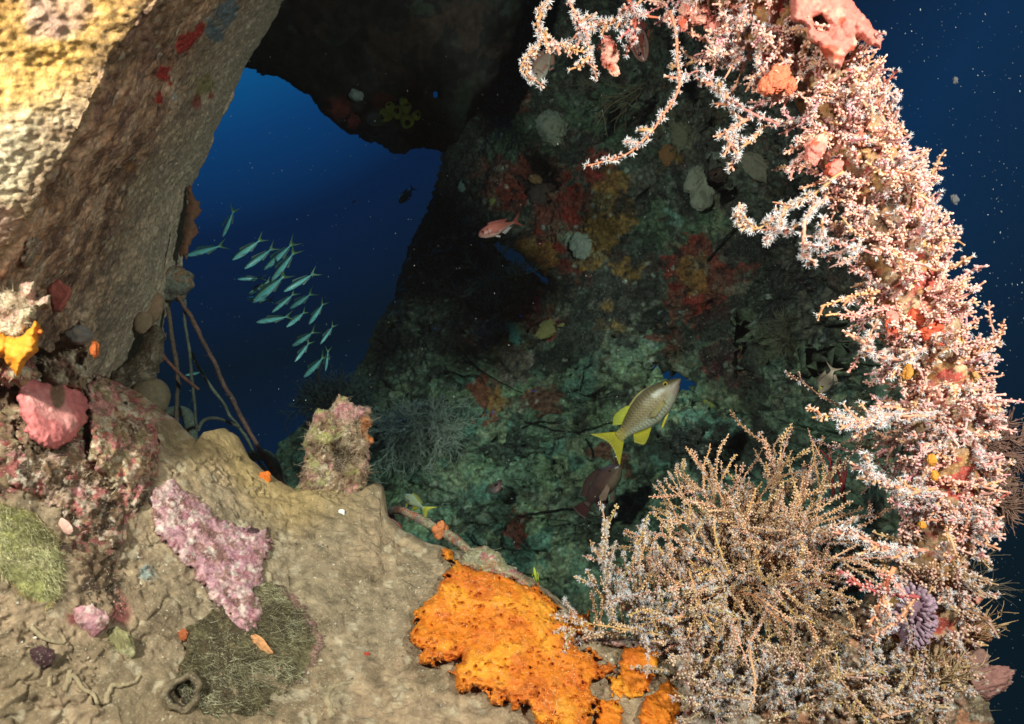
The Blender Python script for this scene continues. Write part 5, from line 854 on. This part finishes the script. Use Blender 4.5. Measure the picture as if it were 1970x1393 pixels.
# the yellow tailed snapper
SN = [(0, .010, -.015, .012), (.03, .040, -.035, .032), (.12, .095, -.095, .062), (.22, .150, -.145, .085), (.35, .190, -.185, .098), (.5, .195, -.195, .095), (.65, .165, -.160, .078), (.8, .110, -.100, .048), (.9, .072, -.066, .028), (1, .066, -.062, .016)]
def snap_col(X, S, V):
    c = mixc(np.broadcast_to(np.array((.24, .18, .10)), X.shape + (3,)), (.11, .08, .04), ss(.10, .75, S)); c = mixc(c, (.33, .31, .23), ss(-.05, -.6, S)); c = mixc(c, (.33, .24, .19), ss(.24, .12, X) * ss(.5, -.2, S))
    c = mixc(c, (.40, .30, .06), ss(.80, 1, X) * .8)
    sx = np.sin(X * 150 + np.where(np.floor(S * 16 + 40) % 2 > .5, math.pi, 0)) * np.cos(S * 16 * np.pi) ; c = c * (1 + .5 * sx * ss(.25, .32, X))[..., None]
    g = np.exp(-((X - .255 - .03 * S * S) / .008) ** 2) * ss(.6, .3, np.abs(S)); return mixc(c, (.20, .11, .08), .8 * g)
YF = (.36, .30, .012)
fish('yellowtail_snapper', 'large tan snapper with yellow tail and fins swimming up past the wall gap', 'fish', (1309, 729), (1190, 842), (1.50, 1.56), SN, snap_col,
     [('tail_fin', YF, [(.97, .068), (.98, 0), (.97, -.064)], [(1.22, .26), (1.13, .02), (1.23, -.25)], 0), ('dorsal_fin', (.30, .30, .02), [(.62, .165), (.75, .13), (.86, .085)], [(.67, .21), (.84, .225), (.95, .15)], 0), ('spiny_dorsal_fin', (.26, .20, .05), [(.28, .168), (.45, .192), (.62, .165)], [(.30, .185), (.47, .215), (.64, .19)], 0),
      ('anal_fin', YF, [(.62, -.165), (.72, -.135), (.84, -.085)], [(.74, -.235), (.84, -.255), (.90, -.16)], 0), ('pelvic_fin', (.55, .44, .03), [(.34, -.180), (.37, -.183), (.40, -.186)], [(.52, -.262), (.53, -.245), (.50, -.225)], .01), ('pectoral_fin', (.24, .18, .06), [(.285, -.035), (.29, -.06), (.30, -.085)], [(.50, -.045), (.54, -.075), (.50, -.115)], .03)],
     (.155, .075, .029, (.62, .42, .05)), None, nst=110, nsec=72, mouth=[(.0, -.008), (.03, -.024), (.06, -.038)])
# soldierfish and squirrelfish
SO = [(0, .02, -.03, .02), (.05, .075, -.075, .05), (.15, .125, -.125, .08), (.32, .155, -.155, .092), (.5, .145, -.145, .085), (.7, .09, -.085, .055), (.88, .035, -.035, .024), (1, .032, -.032, .014)]
def red_col(a, b, stripes=0):
    def f(X, S, V):
        c = mixc(np.broadcast_to(np.array(a, float), X.shape + (3,)), b, ss(-.1, -.8, S)); c = c * (1 + .12 * np.sin(X * 110) * np.cos(S * 30))[..., None]
        if stripes: c = mixc(c, (.62, .45, .40), .6 * (np.sin(S * stripes) > .3))
        return mixc(c, (.07, .02, .02), .85 * np.exp(-((X - .23) / .014) ** 2) * ss(.75, .5, np.abs(S)))
    return f
def finset(c, wht=None): return [('tail_fin', c, [(.96, .032), (.97, 0), (.96, -.032)], [(1.24, .20), (1.08, 0), (1.24, -.19)], 0), ('dorsal_fin', c, [(.30, .150), (.5, .140), (.74, .078)], [(.34, .20), (.56, .185), (.88, .135)], 0), ('anal_fin', wht or c, [(.58, -.122), (.68, -.094), (.80, -.056)], [(.66, -.19), (.76, -.15), (.88, -.085)], 0), ('pelvic_fin', wht or c, [(.34, -.150), (.37, -.148), (.40, -.146)], [(.46, -.22), (.48, -.20), (.48, -.18)], .01), ('pectoral_fin', c, [(.27, -.02), (.275, -.04), (.28, -.06)], [(.46, -.04), (.46, -.07), (.42, -.09)], .03)]
fish('soldierfish', 'red soldierfish with pale belly hovering above the upper wall gap', 'fish', (921, 453), (990, 427), (1.7, 1.74), SO, red_col((.60, .17, .13), (.72, .42, .36)), finset((.40, .09, .07), (.60, .5, .5)), (.10, .035, .036, (.05, .01, .01)), None, nst=60, nsec=40, mouth=[(0, -.01), (.04, -.03), (.08, -.05)])
fish('squirrelfish', 'silvery squirrelfish behind the curled coral branch near the top', 'fish', (1028, 158), (1062, 92), (1.7, 1.75), SO, red_col((.34, .22, .17), (.44, .38, .32)), finset((.3, .13, .09)), (.12, .04, .040, (.3, .25, .2)), None, nst=50, nsec=32, dorsal=1, mouth=[(0, -.01), (.05, -.03), (.09, -.05)])
fish('squirrelfish', 'red fish with pale stripes nose down behind the corals at the top', 'fish', (1240, 118), (1216, 28), (1.7, 1.75), SO, red_col((.34, .075, .05), (.40, .12, .09), 14), finset((.32, .06, .05)), (.12, .04, .034, (.04, .01, .01)), None, nst=50, nsec=32, dorsal=-1)
fish('squirrelfish', 'red squirrelfish with white cheek stripes peeking out beside the tan plate knob', 'fish', (772, 1026), (702, 985), (1.28, 1.36), SO, red_col((.42, .08, .065), (.42, .10, .08), 10), finset((.36, .08, .06)), (.17, .02, .055, (.35, .22, .2)), None, nst=50, nsec=32, mouth=[(0, -.01), (.06, -.04), (.1, -.06)])
# striped grunt
GR = [(0, .01, -.02, .015), (.05, .06, -.05, .04), (.15, .125, -.115, .07), (.3, .175, -.165, .09), (.45, .170, -.165, .088), (.65, .11, -.105, .06), (.85, .05, -.05, .028), (1, .045, -.045, .014)]
def grunt_col(X, S, V): return mixc(mixc(np.broadcast_to(np.array((.45, .62, .60)), X.shape + (3,)), (.6, .66, .55), ss(-.2, -.8, S)), (.62, .50, .04), .85 * (np.sin(S * 13 + 4 * X) > .1))
fish('striped_grunt', 'blue grey grunt with yellow stripes above the thin encrusted pipe', 'fish', (777, 952), (815, 978), (1.50, 1.46), GR, grunt_col, [('tail_fin', (.48, .45, .06), [(.96, .045), (.97, 0), (.96, -.045)], [(1.45, .30), (1.22, .0), (1.50, -.44)], 0), ('dorsal_fin', (.42, .40, .12), [(.25, .165), (.5, .160), (.8, .065)], [(.28, .24), (.55, .235), (.88, .14)], 0), ('anal_fin', (.5, .42, .03), [(.58, -.13), (.66, -.105), (.76, -.075)], [(.68, -.26), (.74, -.22), (.82, -.13)], 0), ('pelvic_fin', (.5, .42, .03), [(.33, -.165), (.37, -.168), (.4, -.168)], [(.42, -.30), (.45, -.27), (.46, -.23)], .01), ('pectoral_fin', (.4, .4, .2), [(.28, -.02), (.285, -.05), (.29, -.07)], [(.44, -.05), (.44, -.08), (.4, -.1)], .03)], (.11, .04, .034, (.5, .45, .2)), None, nst=50, nsec=48)
# grouper, the dark fish and the small ones
GP = [(0, .03, -.04, .03), (.05, .085, -.08, .06), (.15, .135, -.13, .10), (.3, .175, -.165, .125), (.5, .18, -.165, .12), (.7, .13, -.12, .08), (.88, .075, -.07, .04), (1, .07, -.065, .02)]
def grp_col(X, S, V): return mixc(mixc(mixc(np.broadcast_to(np.array((.14, .065, .055)), X.shape + (3,)), (.09, .04, .035), ss(0, .6, fbm(V, .06, 3, 5))), (.30, .19, .13), ss(.2, -.5, S) * ss(.5, .2, X)), (.34, .22, .18), .6 * ss(.1, .45, fbm(V + 3, .05, 3, 8)))
fish('grouper', 'dark reddish grouper resting nose up under the snapper tail', 'fish', (1192, 896), (1128, 972), (2.0, 2.12), GP, grp_col, [('tail_fin', (.10, .03, .03), [(.96, .068), (.97, 0), (.96, -.065)], [(1.22, .14), (1.24, 0), (1.22, -.13)], 0), ('dorsal_fin', (.10, .045, .04), [(.28, .17), (.55, .175), (.85, .08)], [(.32, .24), (.62, .26), (.95, .16)], 0), ('anal_fin', (.10, .04, .04), [(.58, -.148), (.7, -.12), (.82, -.088)], [(.68, -.24), (.8, -.22), (.9, -.13)], 0), ('pelvic_fin', (.22, .11, .08), [(.32, -.165), (.35, -.167), (.39, -.168)], [(.46, -.27), (.5, -.25), (.5, -.22)], .02), ('pectoral_fin', (.36, .20, .15), [(.30, -.03), (.32, -.07), (.33, -.10)], [(.56, -.06), (.60, -.12), (.52, -.17)], .06)], (.13, .06, .026, (.12, .07, .04)), None, nst=50, nsec=36, mouth=[(-.0, -.02), (.06, -.05), (.12, -.07)])
DK = lambda X, S, V: mixc(np.broadcast_to(np.array((.03, .04, .035)), X.shape + (3,)), (.06, .07, .05), ss(-.2, -.8, S))
fish('dark_snapper', 'lone dark fish silhouetted in the blue opening beside the wall edge', 'fish', (768, 391), (792, 364), (4.2, 4.3), GR, DK, finset((.03, .035, .03)), (.11, .04, .03, (.05, .05, .05)), None, nst=24, nsec=16)
PALE = lambda X, S, V: mixc(np.broadcast_to(np.array((.40, .30, .22)), X.shape + (3,)), (.5, .42, .34), ss(-.1, -.7, S))
fish('small_wrasse', 'small pale fish diving in the shade inside the arch', 'fish', (1580, 756), (1602, 712), (1.2, 1.26), [(a, b * .8, c * .8, d) for a, b, c, d in GR], PALE, finset((.28, .2, .15)), (.12, .04, .045, (.55, .5, .1)), None, nst=40, nsec=24, dorsal=1)
fish('soldierfish', 'small pinkish fish facing out from a hollow low on the wall', 'fish', (958, 942), (948, 933), (2.35, 2.55), SO, red_col((.36, .17, .15), (.40, .26, .24)), finset((.26, .1, .09)), (.12, .04, .04, (.03, .01, .01)), None, nst=40, nsec=24)
fish('small_wrasse', 'slim yellow green fish hiding behind the big orange sponge', 'fish', (1027, 1091), (1033, 1122), (1.3, 1.3), [(a, b * .6, c * .6, d) for a, b, c, d in GR], lambda X, S, V: np.broadcast_to(np.array((.42, .46, .05)), X.shape + (3,)), finset((.4, .42, .05)), None, None, nst=30, nsec=16)
fish('pale_minnow', 'tiny pale fish far out in the blue opening', 'fish', (677, 390), (684, 386), (4.5, 4.5), GR, PALE, finset((.3, .26, .2)), None, None, nst=14, nsec=10)
for lb, x, y, r_ in [('tiny deep blue fish beside the black strands on the wall', 1028, 752, .3), ('tiny deep blue fish above the red sponge in the middle of the wall', 1003, 608, -.2), ('tiny deep blue fish left of the turquoise sponge', 838, 632, .5), ('tiny deep blue fish low over the left of the wall', 949, 793, 1.2)]:
    p, n = on_wall(x, y); fish('blue_chromis', lb, 'fish', (x - 5 * math.cos(r_), y + 5 * math.sin(r_)), (x + 4 * math.cos(r_), y - 4 * math.sin(r_)), p[1] - .12, GR, lambda X, S, V: np.broadcast_to(np.array((.02, .04, .40)), X.shape + (3,)), finset((.02, .04, .35)), None, 'tiny blue fish over the wall', nst=14, nsec=10)

# ------------------------------------------------------------------ particles drifting in the water
r = np.random.default_rng(9); mb = MB()
OV = np.array([(1, 0, 0), (-1, 0, 0), (0, 1, 0), (0, -1, 0), (0, 0, 1), (0, 0, -1)], float); OT = np.array([(0, 2, 4), (2, 1, 4), (1, 3, 4), (3, 0, 4), (2, 0, 5), (1, 2, 5), (3, 1, 5), (0, 3, 5)])
def parts(n, x0, x1, y0, y1, Y0, Y1, s0, s1):
    px = r.uniform(x0, x1, n); py = r.uniform(y0, y1, n); Yv = r.uniform(Y0, Y1, n) ; pos = W(px, py, Yv); inst(mb, OV * np.array([.7, .7, 1.5]), None, OT, pos, r.normal(size=(n, 3)) * .3 + np.array([-.3, 0, 1.]), r.uniform(s0, s1, n) ** 1.0 * Yv, np.array((.72, .70, .68)) * r.uniform(.5, 1.1, (n, 1)))
parts(900, 1640, 1990, 0, 1393, .95, 1.9, .00025, .0009); parts(260, 350, 900, 100, 900, 1.2, 2.4, .0003, .0009); parts(260, 900, 1650, 150, 1050, 1.1, 2.2, .0003, .0009); parts(40, 1700, 1980, 0, 1300, 1.0, 1.6, .0010, .0020)
tag(mb.build('marine_snow', M_snow, None, False), 'pale specks of marine snow drifting in the water', 'particles', None, 'stuff')
for lb, x, y, rx, ry in [('large pale particle drifting beside the upper right of the arch', 1838, 154, 7, 11), ('largest pale oval particle drifting right of the arch', 1837, 384, 9, 17)]:
    s = 2 * T * .8 / 1970 * .62; o = lump('drifting_particle', W(x, y, .8), (rx * s, rx * s * .6, ry * s), M_snow, (.06, .06, .065), x, .7, .7, 20, (-.35, 0, 1)); tag(o, lb, 'particle')

# ------------------------------------------------------------------ the water itself, closed round everything
hv = np.array([(x, y, z) for x in (-7, 7) for y in (-2.5, 9) for z in (-4, 4)], float)
hm = bpy.data.materials.new('sea_water'); hm.use_nodes = True; hn = hm.node_tree; hn.nodes.remove(hn.nodes['Principled BSDF'])
pv = hn.nodes.new('ShaderNodeVolumePrincipled'); hn.links.new(pv.outputs[0], hn.nodes['Material Output'].inputs['Volume'])
pv.inputs['Density'].default_value = .09; pv.inputs['Color'].default_value = (.036, .030, .029, 1); pv.inputs['Absorption Color'].default_value = (0, .90, .88, 1); pv.inputs['Anisotropy'].default_value = .0
hz = mesh('haze', hv, [np.array([(0, 1, 3, 2), (4, 6, 7, 5), (0, 4, 5, 1), (2, 3, 7, 6), (0, 2, 6, 4), (1, 5, 7, 3)])], hm, smooth=False); tag(hz, 'clear blue sea water filling the scene', 'water', None, 'stuff')
